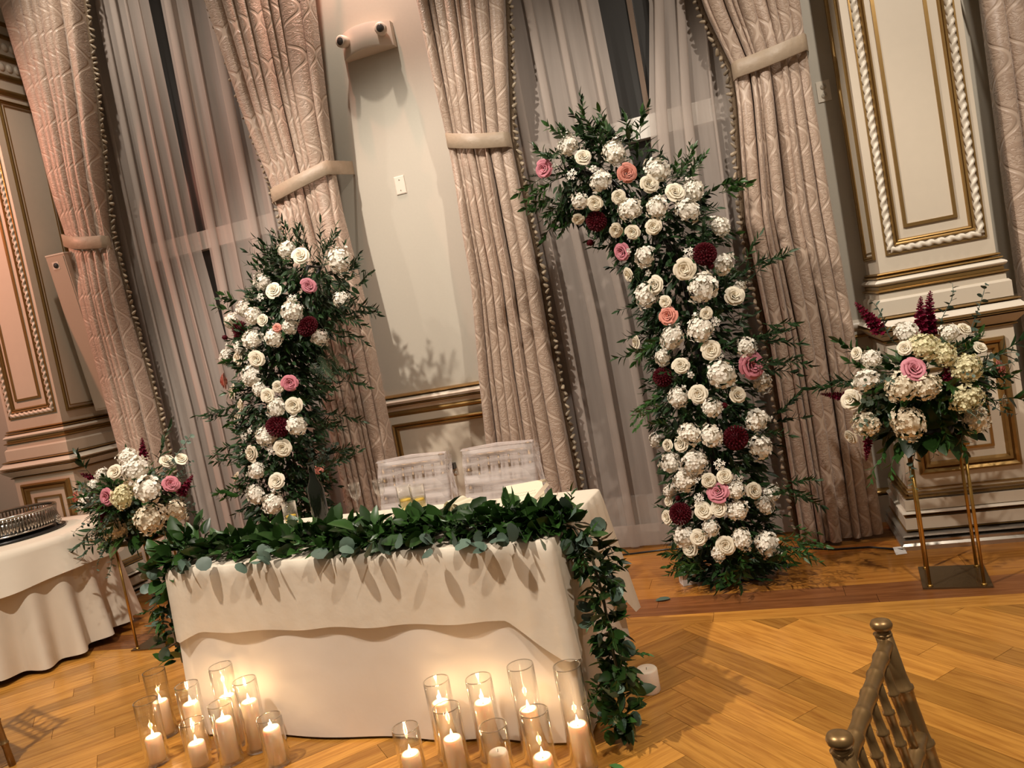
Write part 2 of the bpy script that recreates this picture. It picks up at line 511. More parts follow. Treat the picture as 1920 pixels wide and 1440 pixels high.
# ------------------------------------------------------------------ measured places of the flowers (world metres)
# kind, x, y, z, radius, facing direction
ARCH_R_FLOWERS = [
    ('H', -0.723, 3.879, 2.372, 0.056, 0.159, -0.962, 0.224),
    ('R', -0.654, 3.861, 2.291, 0.04, 0.184, -0.977, 0.104),
    ('H', -0.501, 3.886, 2.282, 0.063, 0.221, -0.944, 0.244),
    ('P', -0.86, 3.88, 2.287, 0.043, -0.153, -0.988, 0.033),
    ('S', -0.802, 3.86, 2.282, 0.02, -0.018, -1.0, 0.022),
    ('S', -0.723, 3.851, 2.221, 0.032, 0.1, -0.992, -0.075),
    ('S', -0.613, 3.852, 2.224, 0.022, 0.137, -0.99, 0.03),
    ('H', -0.587, 3.85, 2.155, 0.053, 0.081, -0.995, -0.06),
    ('Q', -0.456, 3.86, 2.165, 0.044, 0.203, -0.977, 0.067),
    ('H', -0.317, 3.915, 2.153, 0.068, 0.38, -0.893, 0.239),
    ('R', -0.36, 3.872, 2.091, 0.043, 0.252, -0.959, 0.13),
    ('R', -0.246, 3.903, 2.027, 0.044, 0.339, -0.913, 0.227),
    ('H', -0.163, 3.977, 2.03, 0.053, 0.544, -0.796, 0.266),
    ('H', -0.713, 3.886, 2.089, 0.046, -0.036, -0.958, -0.285),
    ('R', -0.637, 3.881, 2.061, 0.041, -0.035, -0.965, -0.262),
    ('R', -0.513, 3.853, 2.062, 0.037, 0.017, -0.998, -0.064),
    ('H', -0.472, 3.854, 1.992, 0.06, -0.005, -0.998, -0.063),
    ('H', -0.341, 3.855, 1.973, 0.054, 0.149, -0.986, 0.069),
    ('S', -0.325, 3.853, 1.928, 0.023, 0.139, -0.989, 0.04),
    ('H', -0.201, 3.903, 1.928, 0.062, 0.379, -0.913, 0.151),
    ('R', -0.372, 3.851, 1.883, 0.043, 0.021, -1.0, -0.002),
    ('R', -0.475, 3.875, 1.881, 0.04, -0.141, -0.98, -0.138),
    ('H', -0.067, 4.012, 1.832, 0.056, 0.613, -0.737, 0.285),
    ('R', -0.751, 3.962, 2.015, 0.033, -0.171, -0.864, -0.474),
    ('D', -0.656, 3.937, 1.979, 0.05, -0.325, -0.904, -0.277),
    ('b', -0.732, 4.09, 1.895, 0.018, -0.657, -0.63, -0.414),
    ('R', -0.561, 3.905, 1.912, 0.035, -0.242, -0.946, -0.214),
    ('P', -0.554, 3.95, 1.803, 0.045, -0.45, -0.881, -0.145),
    ('S', -0.521, 3.923, 1.797, 0.02, -0.368, -0.922, -0.122),
    ('H', -0.44, 3.883, 1.752, 0.055, -0.221, -0.973, -0.067),
    ('S', -0.226, 3.857, 1.722, 0.036, 0.17, -0.981, 0.091),
    ('D', -0.156, 3.88, 1.706, 0.054, 0.294, -0.946, 0.138),
    ('R', -0.26, 3.85, 1.654, 0.049, 0.067, -0.996, 0.053),
    ('H', -0.077, 3.935, 1.643, 0.055, 0.485, -0.87, 0.088),
    ('b', -0.136, 3.887, 1.643, 0.016, 0.336, -0.939, 0.074),
    ('R', -0.545, 3.99, 1.684, 0.036, -0.555, -0.817, -0.158),
    ('S', -0.44, 3.899, 1.67, 0.02, -0.294, -0.953, -0.078),
    ('R', -0.413, 3.891, 1.603, 0.044, -0.286, -0.957, 0.047),
    ('H', -0.47, 3.935, 1.565, 0.061, -0.443, -0.895, 0.049),
    ('H', -0.189, 3.862, 1.546, 0.083, 0.206, -0.975, 0.079),
    ('R', -0.055, 3.951, 1.48, 0.048, 0.524, -0.844, 0.111),
    ('H', -0.018, 4.009, 1.521, 0.032, 0.651, -0.75, 0.118),
    ('R', -0.377, 3.875, 1.513, 0.032, -0.207, -0.976, 0.063),
    ('Q', -0.375, 3.876, 1.443, 0.047, -0.212, -0.974, 0.074),
    ('H', -0.375, 3.876, 1.336, 0.061, -0.214, -0.971, 0.109),
    ('R', -0.581, 4.09, 1.331, 0.034, -0.791, -0.601, 0.117),
    ('H', -0.235, 3.851, 1.353, 0.062, 0.093, -0.991, 0.101),
    ('R', -0.194, 3.858, 1.421, 0.031, 0.181, -0.979, 0.098),
    ('S', -0.156, 3.871, 1.374, 0.03, 0.263, -0.96, 0.094),
    ('R', -0.2, 3.857, 1.241, 0.048, 0.172, -0.978, 0.117),
    ('S', -0.168, 3.868, 1.206, 0.029, 0.243, -0.962, 0.121),
    ('R', -0.354, 3.866, 1.188, 0.041, -0.158, -0.979, 0.131),
    ('S', -0.314, 3.855, 1.138, 0.021, -0.068, -0.988, 0.139),
    ('H', -0.172, 3.867, 1.116, 0.075, 0.237, -0.962, 0.134),
    ('P', -0.031, 3.985, 1.127, 0.069, 0.601, -0.791, 0.113),
    ('H', 0.009, 4.087, 1.028, 0.06, 0.786, -0.611, 0.096),
    ('H', -0.034, 3.977, 1.222, 0.048, 0.586, -0.803, 0.104),
    ('H', -0.439, 3.914, 1.242, 0.046, -0.371, -0.92, 0.124),
    ('b', -0.446, 3.919, 1.251, 0.016, -0.391, -0.912, 0.123),
    ('D', -0.457, 3.927, 1.142, 0.051, -0.414, -0.9, 0.137),
    ('H', -0.394, 3.883, 1.034, 0.059, -0.243, -0.957, 0.158),
    ('R', -0.292, 3.851, 1.038, 0.043, -0.014, -0.988, 0.155),
    ('R', -0.115, 3.899, 1.0, 0.043, 0.374, -0.917, 0.142),
    ('H', -0.242, 3.851, 0.964, 0.055, 0.095, -0.982, 0.163),
    ('b', -0.179, 3.866, 0.963, 0.014, 0.23, -0.96, 0.157),
    ('H', -0.04, 3.98, 0.853, 0.061, 0.59, -0.796, 0.137),
    ('D', -0.154, 3.878, 0.795, 0.058, 0.292, -0.94, 0.177),
    ('H', -0.049, 3.973, 0.714, 0.067, 0.575, -0.807, 0.135),
    ('H', -0.366, 3.868, 0.847, 0.058, -0.164, -0.969, 0.187),
    ('H', -0.264, 3.85, 0.826, 0.055, 0.056, -0.981, 0.187),
    ('R', -0.492, 3.952, 0.787, 0.036, -0.484, -0.856, 0.182),
    ('H', -0.568, 4.069, 0.806, 0.04, -0.747, -0.647, 0.15),
    ('R', -0.418, 3.893, 0.797, 0.038, -0.285, -0.939, 0.192),
    ('H', -0.499, 3.955, 0.697, 0.055, -0.489, -0.847, 0.209),
    ('H', -0.369, 3.867, 0.7, 0.061, -0.155, -0.964, 0.215),
    ('S', -0.249, 3.851, 0.678, 0.032, 0.101, -0.973, 0.206),
    ('H', -0.434, 3.896, 0.608, 0.059, -0.294, -0.928, 0.229),
    ('S', -0.374, 3.867, 0.619, 0.027, -0.156, -0.961, 0.228),
    ('R', -0.313, 3.852, 0.604, 0.038, -0.022, -0.974, 0.226),
    ('R', -0.234, 3.854, 0.616, 0.041, 0.141, -0.967, 0.212),
    ('S', -0.174, 3.873, 0.591, 0.029, 0.271, -0.941, 0.201),
    ('P', -0.276, 3.85, 0.541, 0.05, 0.061, -0.971, 0.23),
    ('H', -0.195, 3.866, 0.538, 0.047, 0.231, -0.949, 0.214),
    ('R', -0.112, 3.916, 0.513, 0.042, 0.427, -0.885, 0.187),
    ('H', -0.029, 4.036, 0.462, 0.049, 0.7, -0.704, 0.125),
    ('H', -0.069, 3.969, 0.42, 0.046, 0.563, -0.809, 0.168),
    ('H', -0.527, 3.977, 0.545, 0.039, -0.544, -0.809, 0.22),
    ('R', -0.544, 3.996, 0.485, 0.029, -0.589, -0.777, 0.22),
    ('b', -0.487, 3.933, 0.512, 0.015, -0.42, -0.877, 0.235),
    ('D', -0.487, 3.929, 0.432, 0.055, -0.403, -0.881, 0.246),
    ('R', -0.568, 4.027, 0.392, 0.038, -0.664, -0.727, 0.174),
    ('S', -0.378, 3.867, 0.512, 0.032, -0.15, -0.958, 0.243),
    ('R', -0.364, 3.861, 0.452, 0.045, -0.11, -0.962, 0.252),
    ('R', -0.287, 3.85, 0.458, 0.041, 0.05, -0.969, 0.244),
    ('H', -0.203, 3.865, 0.436, 0.053, 0.223, -0.942, 0.251),
    ('H', -0.488, 3.935, 0.311, 0.063, -0.43, -0.88, 0.204),
    ('H', -0.344, 3.857, 0.363, 0.048, -0.077, -0.965, 0.249),
    ('R', -0.412, 3.882, 0.312, 0.04, -0.234, -0.942, 0.239),
    ('R', -0.465, 3.918, 0.249, 0.044, -0.375, -0.9, 0.223),
    ('R', -0.284, 3.85, 0.269, 0.045, 0.035, -0.962, 0.271),
    ('H', -0.203, 3.862, 0.29, 0.053, 0.201, -0.941, 0.271),
    ('H', -0.088, 3.933, 0.232, 0.064, 0.459, -0.849, 0.262),
    ('H', -0.323, 3.854, 0.232, 0.04, -0.051, -0.961, 0.271),
]
ARCH_L_FLOWERS = [
    ('H', -2.426, 3.899, 2.2, 0.055, -0.005, -0.95, 0.312),
    ('R', -2.311, 3.84, 2.137, 0.046, 0.212, -0.968, 0.136),
    ('H', -2.094, 3.868, 2.073, 0.068, 0.529, -0.848, 0.028),
    ('H', -2.665, 3.954, 2.063, 0.06, -0.131, -0.86, 0.493),
    ('R', -2.541, 3.865, 1.985, 0.043, 0.15, -0.955, 0.256),
    ('P', -2.286, 3.821, 1.963, 0.043, 0.363, -0.932, -0.012),
    ('S', -2.67, 3.91, 1.972, 0.03, 0.016, -0.919, 0.393),
    ('S', -2.407, 3.822, 1.914, 0.033, 0.321, -0.945, 0.063),
    ('H', -2.423, 3.82, 1.841, 0.072, 0.365, -0.931, 0.021),
    ('H', -2.832, 3.976, 1.937, 0.061, -0.232, -0.827, 0.512),
    ('H', -2.731, 3.894, 1.873, 0.056, 0.03, -0.951, 0.309),
    ('R', -2.642, 3.849, 1.833, 0.035, 0.204, -0.959, 0.198),
    ('H', -3.028, 4.09, 1.887, 0.06, -0.716, -0.584, 0.382),
    ('D', -2.364, 3.853, 1.746, 0.054, 0.465, -0.878, -0.117),
    ('D', -2.908, 3.988, 1.821, 0.045, -0.451, -0.843, 0.292),
    ('H', -2.46, 3.823, 1.765, 0.051, 0.397, -0.918, -0.005),
    ('H', -2.167, 3.936, 1.861, 0.049, 0.548, -0.799, -0.25),
    ('Q', -2.54, 3.821, 1.77, 0.027, 0.349, -0.935, 0.07),
    ('b', -3.102, 4.09, 1.796, 0.018, -0.742, -0.572, 0.35),
    ('b', -2.942, 4.004, 1.78, 0.023, -0.508, -0.804, 0.31),
    ('H', -2.764, 3.883, 1.737, 0.056, 0.011, -0.984, 0.176),
    ('H', -2.578, 3.823, 1.721, 0.052, 0.32, -0.945, 0.068),
    ('H', -2.349, 3.934, 1.674, 0.055, 0.543, -0.802, -0.25),
    ('S', -3.102, 4.09, 1.749, 0.033, -0.738, -0.576, 0.351),
    ('H', -3.119, 4.09, 1.68, 0.054, -0.736, -0.578, 0.353),
    ('R', -2.953, 3.981, 1.648, 0.045, -0.417, -0.856, 0.306),
    ('H', -2.926, 3.975, 1.707, 0.045, -0.395, -0.87, 0.294),
    ('R', -2.739, 3.857, 1.62, 0.047, 0.136, -0.979, 0.154),
    ('S', -2.852, 3.912, 1.628, 0.024, -0.114, -0.966, 0.233),
    ('Q', -3.164, 4.09, 1.531, 0.052, -0.774, -0.581, 0.252),
    ('H', -2.814, 3.878, 1.529, 0.069, 0.031, -0.988, 0.149),
    ('P', -2.537, 3.832, 1.449, 0.051, 0.47, -0.881, 0.065),
    ('R', -2.61, 3.82, 1.44, 0.035, 0.381, -0.92, 0.088),
    ('R', -3.1, 4.07, 1.451, 0.055, -0.717, -0.649, 0.253),
    ('H', -2.757, 3.848, 1.443, 0.047, 0.174, -0.975, 0.135),
    ('R', -2.695, 3.828, 1.398, 0.042, 0.283, -0.952, 0.118),
    ('R', -2.991, 3.966, 1.365, 0.039, -0.376, -0.896, 0.236),
    ('H', -2.653, 3.821, 1.321, 0.056, 0.356, -0.928, 0.112),
    ('R', -2.546, 3.838, 1.318, 0.048, 0.489, -0.869, 0.077),
    ('R', -3.062, 4.01, 1.292, 0.043, -0.548, -0.796, 0.258),
    ('D', -2.668, 3.82, 1.212, 0.062, 0.363, -0.923, 0.126),
    ('H', -2.56, 3.841, 1.203, 0.062, 0.498, -0.862, 0.089),
    ('H', -2.767, 3.836, 1.166, 0.066, 0.243, -0.956, 0.164),
    ('S', -3.017, 3.961, 1.18, 0.039, -0.348, -0.901, 0.257),
    ('S', -2.929, 3.908, 1.207, 0.022, -0.103, -0.969, 0.223),
    ('R', -2.936, 3.899, 1.072, 0.047, -0.053, -0.97, 0.237),
    ('R', -2.665, 3.82, 1.085, 0.046, 0.395, -0.909, 0.136),
    ('S', -2.745, 3.827, 1.078, 0.031, 0.297, -0.941, 0.164),
    ('S', -3.097, 4.007, 1.077, 0.027, -0.531, -0.8, 0.279),
    ('H', -2.923, 3.883, 0.966, 0.058, 0.025, -0.97, 0.24),
    ('R', -2.748, 3.822, 0.897, 0.045, 0.335, -0.926, 0.172),
    ('R', -3.227, 4.09, 0.913, 0.036, -0.757, -0.596, 0.27),
    ('R', -3.189, 4.058, 0.857, 0.034, -0.705, -0.683, 0.191),
    ('H', -2.97, 3.898, 0.822, 0.065, -0.053, -0.974, 0.218),
    ('H', -2.811, 3.833, 0.769, 0.063, 0.26, -0.945, 0.201),
    ('Q', -2.541, 3.947, 0.914, 0.032, 0.656, -0.752, 0.063),
]
ARCH_R_LINE = [
    (-0.291, 4.15, 0.017),
    (-0.312, 4.15, 0.359),
    (-0.292, 4.15, 0.707),
    (-0.284, 4.15, 1.053),
    (-0.278, 4.15, 1.394),
    (-0.292, 4.15, 1.679),
    (-0.394, 4.15, 1.954),
    (-0.566, 4.15, 2.19),
    (-0.794, 4.15, 2.307),
]
ARCH_L_LINE = [
    (-2.965, 4.15, 0.5),
    (-2.943, 4.15, 0.847),
    (-2.883, 4.15, 1.185),
    (-2.824, 4.15, 1.518),
    (-2.744, 4.15, 1.774),
    (-2.57, 4.15, 1.941),
    (-2.418, 4.15, 2.108),
]
BOUQUET_R = [
    ('H', 0.633, 3.694, 1.194, 0.049, -0.096, -0.764, 0.638),
    ('Y', 0.686, 3.638, 1.124, 0.057, 0.004, -0.864, 0.503),
    ('Y', 0.752, 3.638, 1.08, 0.052, 0.136, -0.891, 0.434),
    ('Y', 0.835, 3.664, 1.004, 0.063, 0.331, -0.895, 0.3),
    ('H', 0.801, 3.717, 1.161, 0.044, 0.239, -0.754, 0.612),
    ('R', 0.608, 3.638, 1.13, 0.034, -0.14, -0.852, 0.505),
    ('P', 0.622, 3.6, 1.038, 0.048, -0.117, -0.934, 0.339),
    ('C', 0.565, 3.599, 0.973, 0.061, -0.228, -0.949, 0.219),
    ('C', 0.658, 3.595, 0.96, 0.061, -0.052, -0.98, 0.194),
    ('R', 0.432, 3.758, 1.127, 0.031, -0.501, -0.679, 0.537),
    ('H', 0.475, 3.678, 1.102, 0.045, -0.392, -0.795, 0.462),
    ('H', 0.439, 3.669, 1.013, 0.054, -0.47, -0.83, 0.302),
    ('R', 0.379, 3.746, 0.923, 0.046, -0.651, -0.746, 0.138),
    ('C', 0.578, 3.645, 0.806, 0.074, -0.234, -0.964, -0.131),
    ('C', 0.421, 3.74, 0.812, 0.06, -0.598, -0.794, -0.111),
    ('R', 0.369, 3.89, 0.729, 0.038, -0.783, -0.54, -0.31),
    ('Y', 0.819, 3.665, 0.875, 0.066, 0.32, -0.947, 0.012),
    ('C', 0.862, 3.756, 0.761, 0.058, 0.476, -0.831, -0.289),
    ('R', 0.872, 3.784, 1.157, 0.033, 0.409, -0.651, 0.639),
    ('R', 0.917, 3.762, 1.068, 0.032, 0.528, -0.714, 0.459),
    ('Q', 1.009, 3.89, 0.947, 0.043, 0.839, -0.499, 0.216),
    ('R', 1.009, 3.89, 0.808, 0.026, 0.84, -0.527, -0.131),
]
BOUQUET_L = [
    ('H', -3.43, 3.497, 1.126, 0.082, 0.488, -0.764, 0.422),
    ('H', -3.35, 3.475, 1.006, 0.078, 0.573, -0.782, 0.246),
    ('Y', -3.523, 3.462, 0.988, 0.067, 0.41, -0.882, 0.232),
    ('R', -3.58, 3.507, 1.126, 0.043, 0.325, -0.818, 0.475),
    ('P', -3.684, 3.514, 0.987, 0.047, 0.186, -0.948, 0.258),
    ('P', -3.328, 3.63, 0.996, 0.047, 0.726, -0.637, 0.261),
    ('R', -3.43, 3.75, 1.117, 0.043, 0.698, -0.463, 0.546),
    ('R', -3.323, 3.75, 1.117, 0.038, 0.75, -0.458, 0.477),
    ('H', -3.514, 3.552, 1.197, 0.059, 0.405, -0.717, 0.567),
    ('Q', -4.171, 3.75, 0.979, 0.044, -0.835, -0.483, 0.264),
    ('H', -4.105, 3.75, 0.934, 0.064, -0.848, -0.5, 0.173),
    ('H', -3.757, 3.573, 1.116, 0.041, 0.017, -0.822, 0.569),
    ('H', -3.912, 3.646, 1.051, 0.042, -0.442, -0.749, 0.494),
    ('C', -3.776, 3.593, 0.782, 0.083, -0.034, -0.948, -0.315),
    ('C', -3.405, 3.5, 0.83, 0.089, 0.574, -0.819, -0.014),
    ('R', -4.119, 3.75, 0.699, 0.037, -0.78, -0.534, -0.327),
    ('C', -3.364, 3.657, 0.829, 0.066, 0.763, -0.646, -0.033),
]
BOUQUET_R_C = (0.684, 3.92, 0.928)
BOUQUET_L_C = (-3.764, 3.78, 0.932)
SNAPS_R = [
    (0.754, 3.9, 1.155, 0.788, 3.9, 1.345),
    (0.718, 3.86, 1.171, 0.739, 3.86, 1.33),
    (0.565, 3.94, 1.199, 0.478, 3.94, 1.351),
    (0.366, 3.87, 0.92, 0.26, 3.87, 0.954),
    (0.755, 3.66, 0.939, 0.757, 3.66, 1.05),
    (0.43, 3.82, 0.716, 0.407, 3.82, 0.618),
]
SNAPS_L = [
    (-3.581, 3.73, 1.131, -3.556, 3.73, 1.286),
    (-3.952, 3.73, 1.069, -4.086, 3.73, 1.126),
    (-3.765, 3.53, 0.842, -3.76, 3.53, 0.949),
    (-3.331, 3.7, 0.921, -3.22, 3.7, 1.021),
]
CANDLES = [
    ('L1', -2.76, 2.67, 0.3, 0.164, 1),
    ('L2', -2.455, 2.525, 0.3, 0.222, 1),
    ('L3', -2.315, 2.58, 0.35, 0.22, 1),
    ('L4', -2.18, 2.545, 0.3, 0.212, 1),
    ('L5', -2.615, 2.455, 0.27, 0.119, 1),
    ('L6', -2.378, 2.43, 0.19, 0.103, 1),
    ('L7', -2.243, 2.455, 0.25, 0.186, 1),
    ('L8', -2.012, 2.44, 0.195, 0.154, 1),
    ('R1', -1.29, 2.485, 0.295, 0.214, 1),
    ('R2', -1.12, 2.48, 0.3, 0.212, 1),
    ('R3', -0.945, 2.46, 0.35, 0.192, 1),
    ('R4', -0.763, 2.42, 0.36, 0.155, 1),
    ('R5', -1.215, 2.375, 0.25, 0.138, 1),
    ('R6', -1.367, 2.334, 0.2, 0.107, 1),
    ('R7', -1.035, 2.336, 0.2, 0.108, 0),
    ('R8', -0.877, 2.332, 0.25, 0.094, 1),
]


# ================================================================== FLOOR
floor = MB()
floor.box2((-7.2, -1.5, -0.06), (3.4, 5.4, -0.016))
FLOOR = floor.build('floor', M['subfloor'], None, False)
tag(FLOOR, kind='structure')


def clip(poly, a, b, c_):
    """keep a*x+b*y<=c_"""
    out = []
    for i in range(len(poly)):
        p, q = poly[i], poly[(i + 1) % len(poly)]
        dp, dq = a * p[0] + b * p[1] - c_, a * q[0] + b * q[1] - c_
        if dp <= 0:
            out.append(p)
        if dp * dq < 0:
            t = dp / (dp - dq)
            out.append((lerp(p[0], q[0], t), lerp(p[1], q[1], t)))
    return out


def plank(poly, ang, mat, top=0.0):
    if len(poly) < 3:
        return
    ar = abs(sum(poly[i][0] * poly[(i + 1) % len(poly)][1] - poly[(i + 1) % len(poly)][0] * poly[i][1] for i in range(len(poly)))) / 2
    if ar < 0.0012:
        return
    cx = sum(p[0] for p in poly) / len(poly)
    cy = sum(p[1] for p in poly) / len(poly)
    ca, sa = math.cos(-ang), math.sin(-ang)
    loc = [((x - cx) * ca - (y - cy) * sa, (x - cx) * sa + (y - cy) * ca) for x, y in poly]
    mb = MB()
    mb.prism(loc, -0.014, top)
    ob = mb.build('plank', mat, FLOOR, False, local=True)
    ob.location = (cx, cy, 0)
    ob.rotation_euler = (0, 0, ang)


PW, PG = 0.132, 0.0009
YB = 3.565
s2 = math.sqrt(0.5)


def ab(a, b):
    return ((a + b) * s2, (b - a) * s2)     # a runs along (1,-1), b along (1,1)


rnd = random.Random(5)
C0 = -0.52 / s2                              # the herringbone seam lies near x = -0.52


def run(lo, hi):
    cuts = [lo]
    x = lo + rnd.uniform(0.55, 1.3)
    while x < hi - 0.25:
        cuts.append(x)
        x += rnd.uniform(0.6, 1.45)
    cuts.append(hi)
    return zip(cuts[:-1], cuts[1:])


kseam = 0
for k in range(-6, 32):
    b0, b1 = k * PW, (k + 1) * PW
    a0 = C0 - k * PW
    # right hand field
    for u0, u1 in run(a0, a0 + 3.6):
        q = [ab(u0 + PG, b0 + PG), ab(u1 - PG, b0 + PG), ab(u1 - PG, b1 - PG), ab(u0 + PG, b1 - PG)]
        for cl in ((0, 1, YB), (0, -1, -0.9), (1, 0, 2.1)):
            q = clip(q, *cl) if q else q
        if q:
            plank(q, -PI / 4, M['oak'])
for k in range(-26, 46):
    a0, a1 = C0 - (k + 1) * PW, C0 - k * PW
    b1 = (k + 1) * PW
    for u0, u1 in run(-b1, -b1 + 7.0):
        q = [ab(a0 + PG, -u1 + PG), ab(a1 - PG, -u1 + PG), ab(a1 - PG, -u0 - PG), ab(a0 + PG, -u0 - PG)]
        for cl in ((0, 1, YB), (0, -1, -1.75), (-1, 0, 4.9)):
            q = clip(q, *cl) if q else q
        if q:
            plank(q, PI / 4, M['oak'])
# border courses that run along the wall
for y0, y1, mt, ln in ((YB, YB + 0.115, 'oak', 1.15), (YB + 0.115, YB + 0.215, 'oakdark', 1.4), (YB + 0.215, YB + 0.345, 'oakdark', 1.2),
                       (YB + 0.345, YB + 0.49, 'oakborder', 1.3), (YB + 0.49, YB + 0.64, 'oakborder', 1.5), (YB + 0.64, YB + 0.80, 'oakborder', 1.1),
                       (YB + 0.80, YB + 0.96, 'oakborder', 1.4), (YB + 0.96, YB + 1.32, 'oakborder', 1.6)):
    x = -6.2 + rnd.uniform(0, 0.8)
    while x < 2.4:
        l = ln * rnd.uniform(0.7, 1.3)
        plank([(x + PG, y0 + PG), (x + l - PG, y0 + PG), (x + l - PG, y1 - PG), (x + PG, y1 - PG)], 0.0, M[mt])
        x += l

# ================================================================== BACK WALL
WY = 4.90
wall = MB()
for x0, x1 in ((-7.2, -4.36), (-2.84, -1.36), (0.16, 3.4)):
    wall.box2((x0, WY, 0), (x1, WY + 0.12, 4.62))
wall.box2((-7.2, WY, 4.62), (3.4, WY + 0.12, 5.4))
for x0, x1 in ((-4.36, -2.84), (-1.36, 0.16)):
    wall.box2((x0, WY, 0), (x1, WY + 0.12, 0.06))
WALL = wall.build('wall_back', M['wall'], None, False)
tag(WALL, kind='structure')


def strip(parent, name, x0, x1, prof, mat, y=WY):
    """horizontal moulding on the wall; profile = (out, z) from bottom to top"""
    mb = MB()
    mb.grid([[(x0, y - o, z), (x1, y - o, z)] for o, z in prof])
    n = len(prof)
    mb.f.append(tuple(2 * i for i in range(n)))
    mb.f.append(tuple(2 * i + 1 for i in range(n - 1, -1, -1)))
    return mb.build(name, mat, parent, True, angle=0.6)


def torus_prof(z0, z1, out, n=6):
    return [(0, z0)] + [(out * math.sin(PI * (0.08 + 0.84 * i / n)), lerp(z0, z1, i / n)) for i in range(n + 1)] + [(0, z1)]


def flat_prof(z0, z1, out):
    return [(0, z0), (out, z0), (out, z1), (0, z1)]


DADO = thing('trim_1', (-2.1, WY, 0), kind='structure')
DX0, DX1 = -2.83, -1.37
strip(DADO, 'gold_bead', DX0, DX1, torus_prof(1.195, 1.222, 0.055), M['gold'])
strip(DADO, 'ivory_rail', DX0, DX1, [(0, 1.155), (0.05, 1.155), (0.062, 1.172), (0.045, 1.19), (0.03, 1.195), (0, 1.195)], M['creamlight'])
strip(DADO, 'gold_fillet', DX0, DX1, torus_prof(1.138, 1.156, 0.05), M['gold'])
strip(DADO, 'ivory_cove', DX0, DX1, [(0, 1.105), (0.012, 1.105), (0.035, 1.138), (0, 1.138)], M['cream'])
strip(DADO, 'gold_cove', DX0, DX1, torus_prof(1.065, 1.105, 0.02), M['gold'])
strip(DADO, 'wainscot_panel', DX0, DX1, flat_prof(0.30, 1.065, 0.008), M['cream'])
strip(DADO, 'plinth', DX0, DX1, flat_prof(0.0, 0.16, 0.04), M['cream'])
strip(DADO, 'plinth_bead', DX0, DX1, torus_prof(0.16, 0.20, 0.035), M['silver'])
strip(DADO, 'plinth_fillet', DX0, DX1, torus_prof(0.27, 0.30, 0.025), M['gold'])


def picture_frame(parent, name, x0, x1, z0, z1, w, d, mat, y, steps=None, axis='x'):
    """mitred rectangular moulding; profile across its width is stepped and rounded"""
    prof = steps or [(0, 0), (0.02, 0.6), (0.22, 1.0), (0.42, 0.75), (0.5, 0.35), (0.62, 0.8), (0.82, 0.7), (1.0, 0)]
    rows = []
    for t, h in prof:
        i = t * w
        ring = [(x0 + i, z0 + i), (x1 - i, z0 + i), (x1 - i, z1 - i), (x0 + i, z1 - i)]
        if axis == 'x':
            rows.append([(px, y - h * d, pz) for px, pz in ring])
        else:
            rows.append([(y[0] + y[1] * h * d, px, pz) for px, pz in ring])
    mb = MB()
    mb.grid(rows, True)
    return mb.build(name, mat, parent, True, angle=0.35)


picture_frame(DADO, 'panel_frame', -2.49, -1.71, 0.36, 1.015, 0.045, 0.022, M['gold'], WY - 0.008)


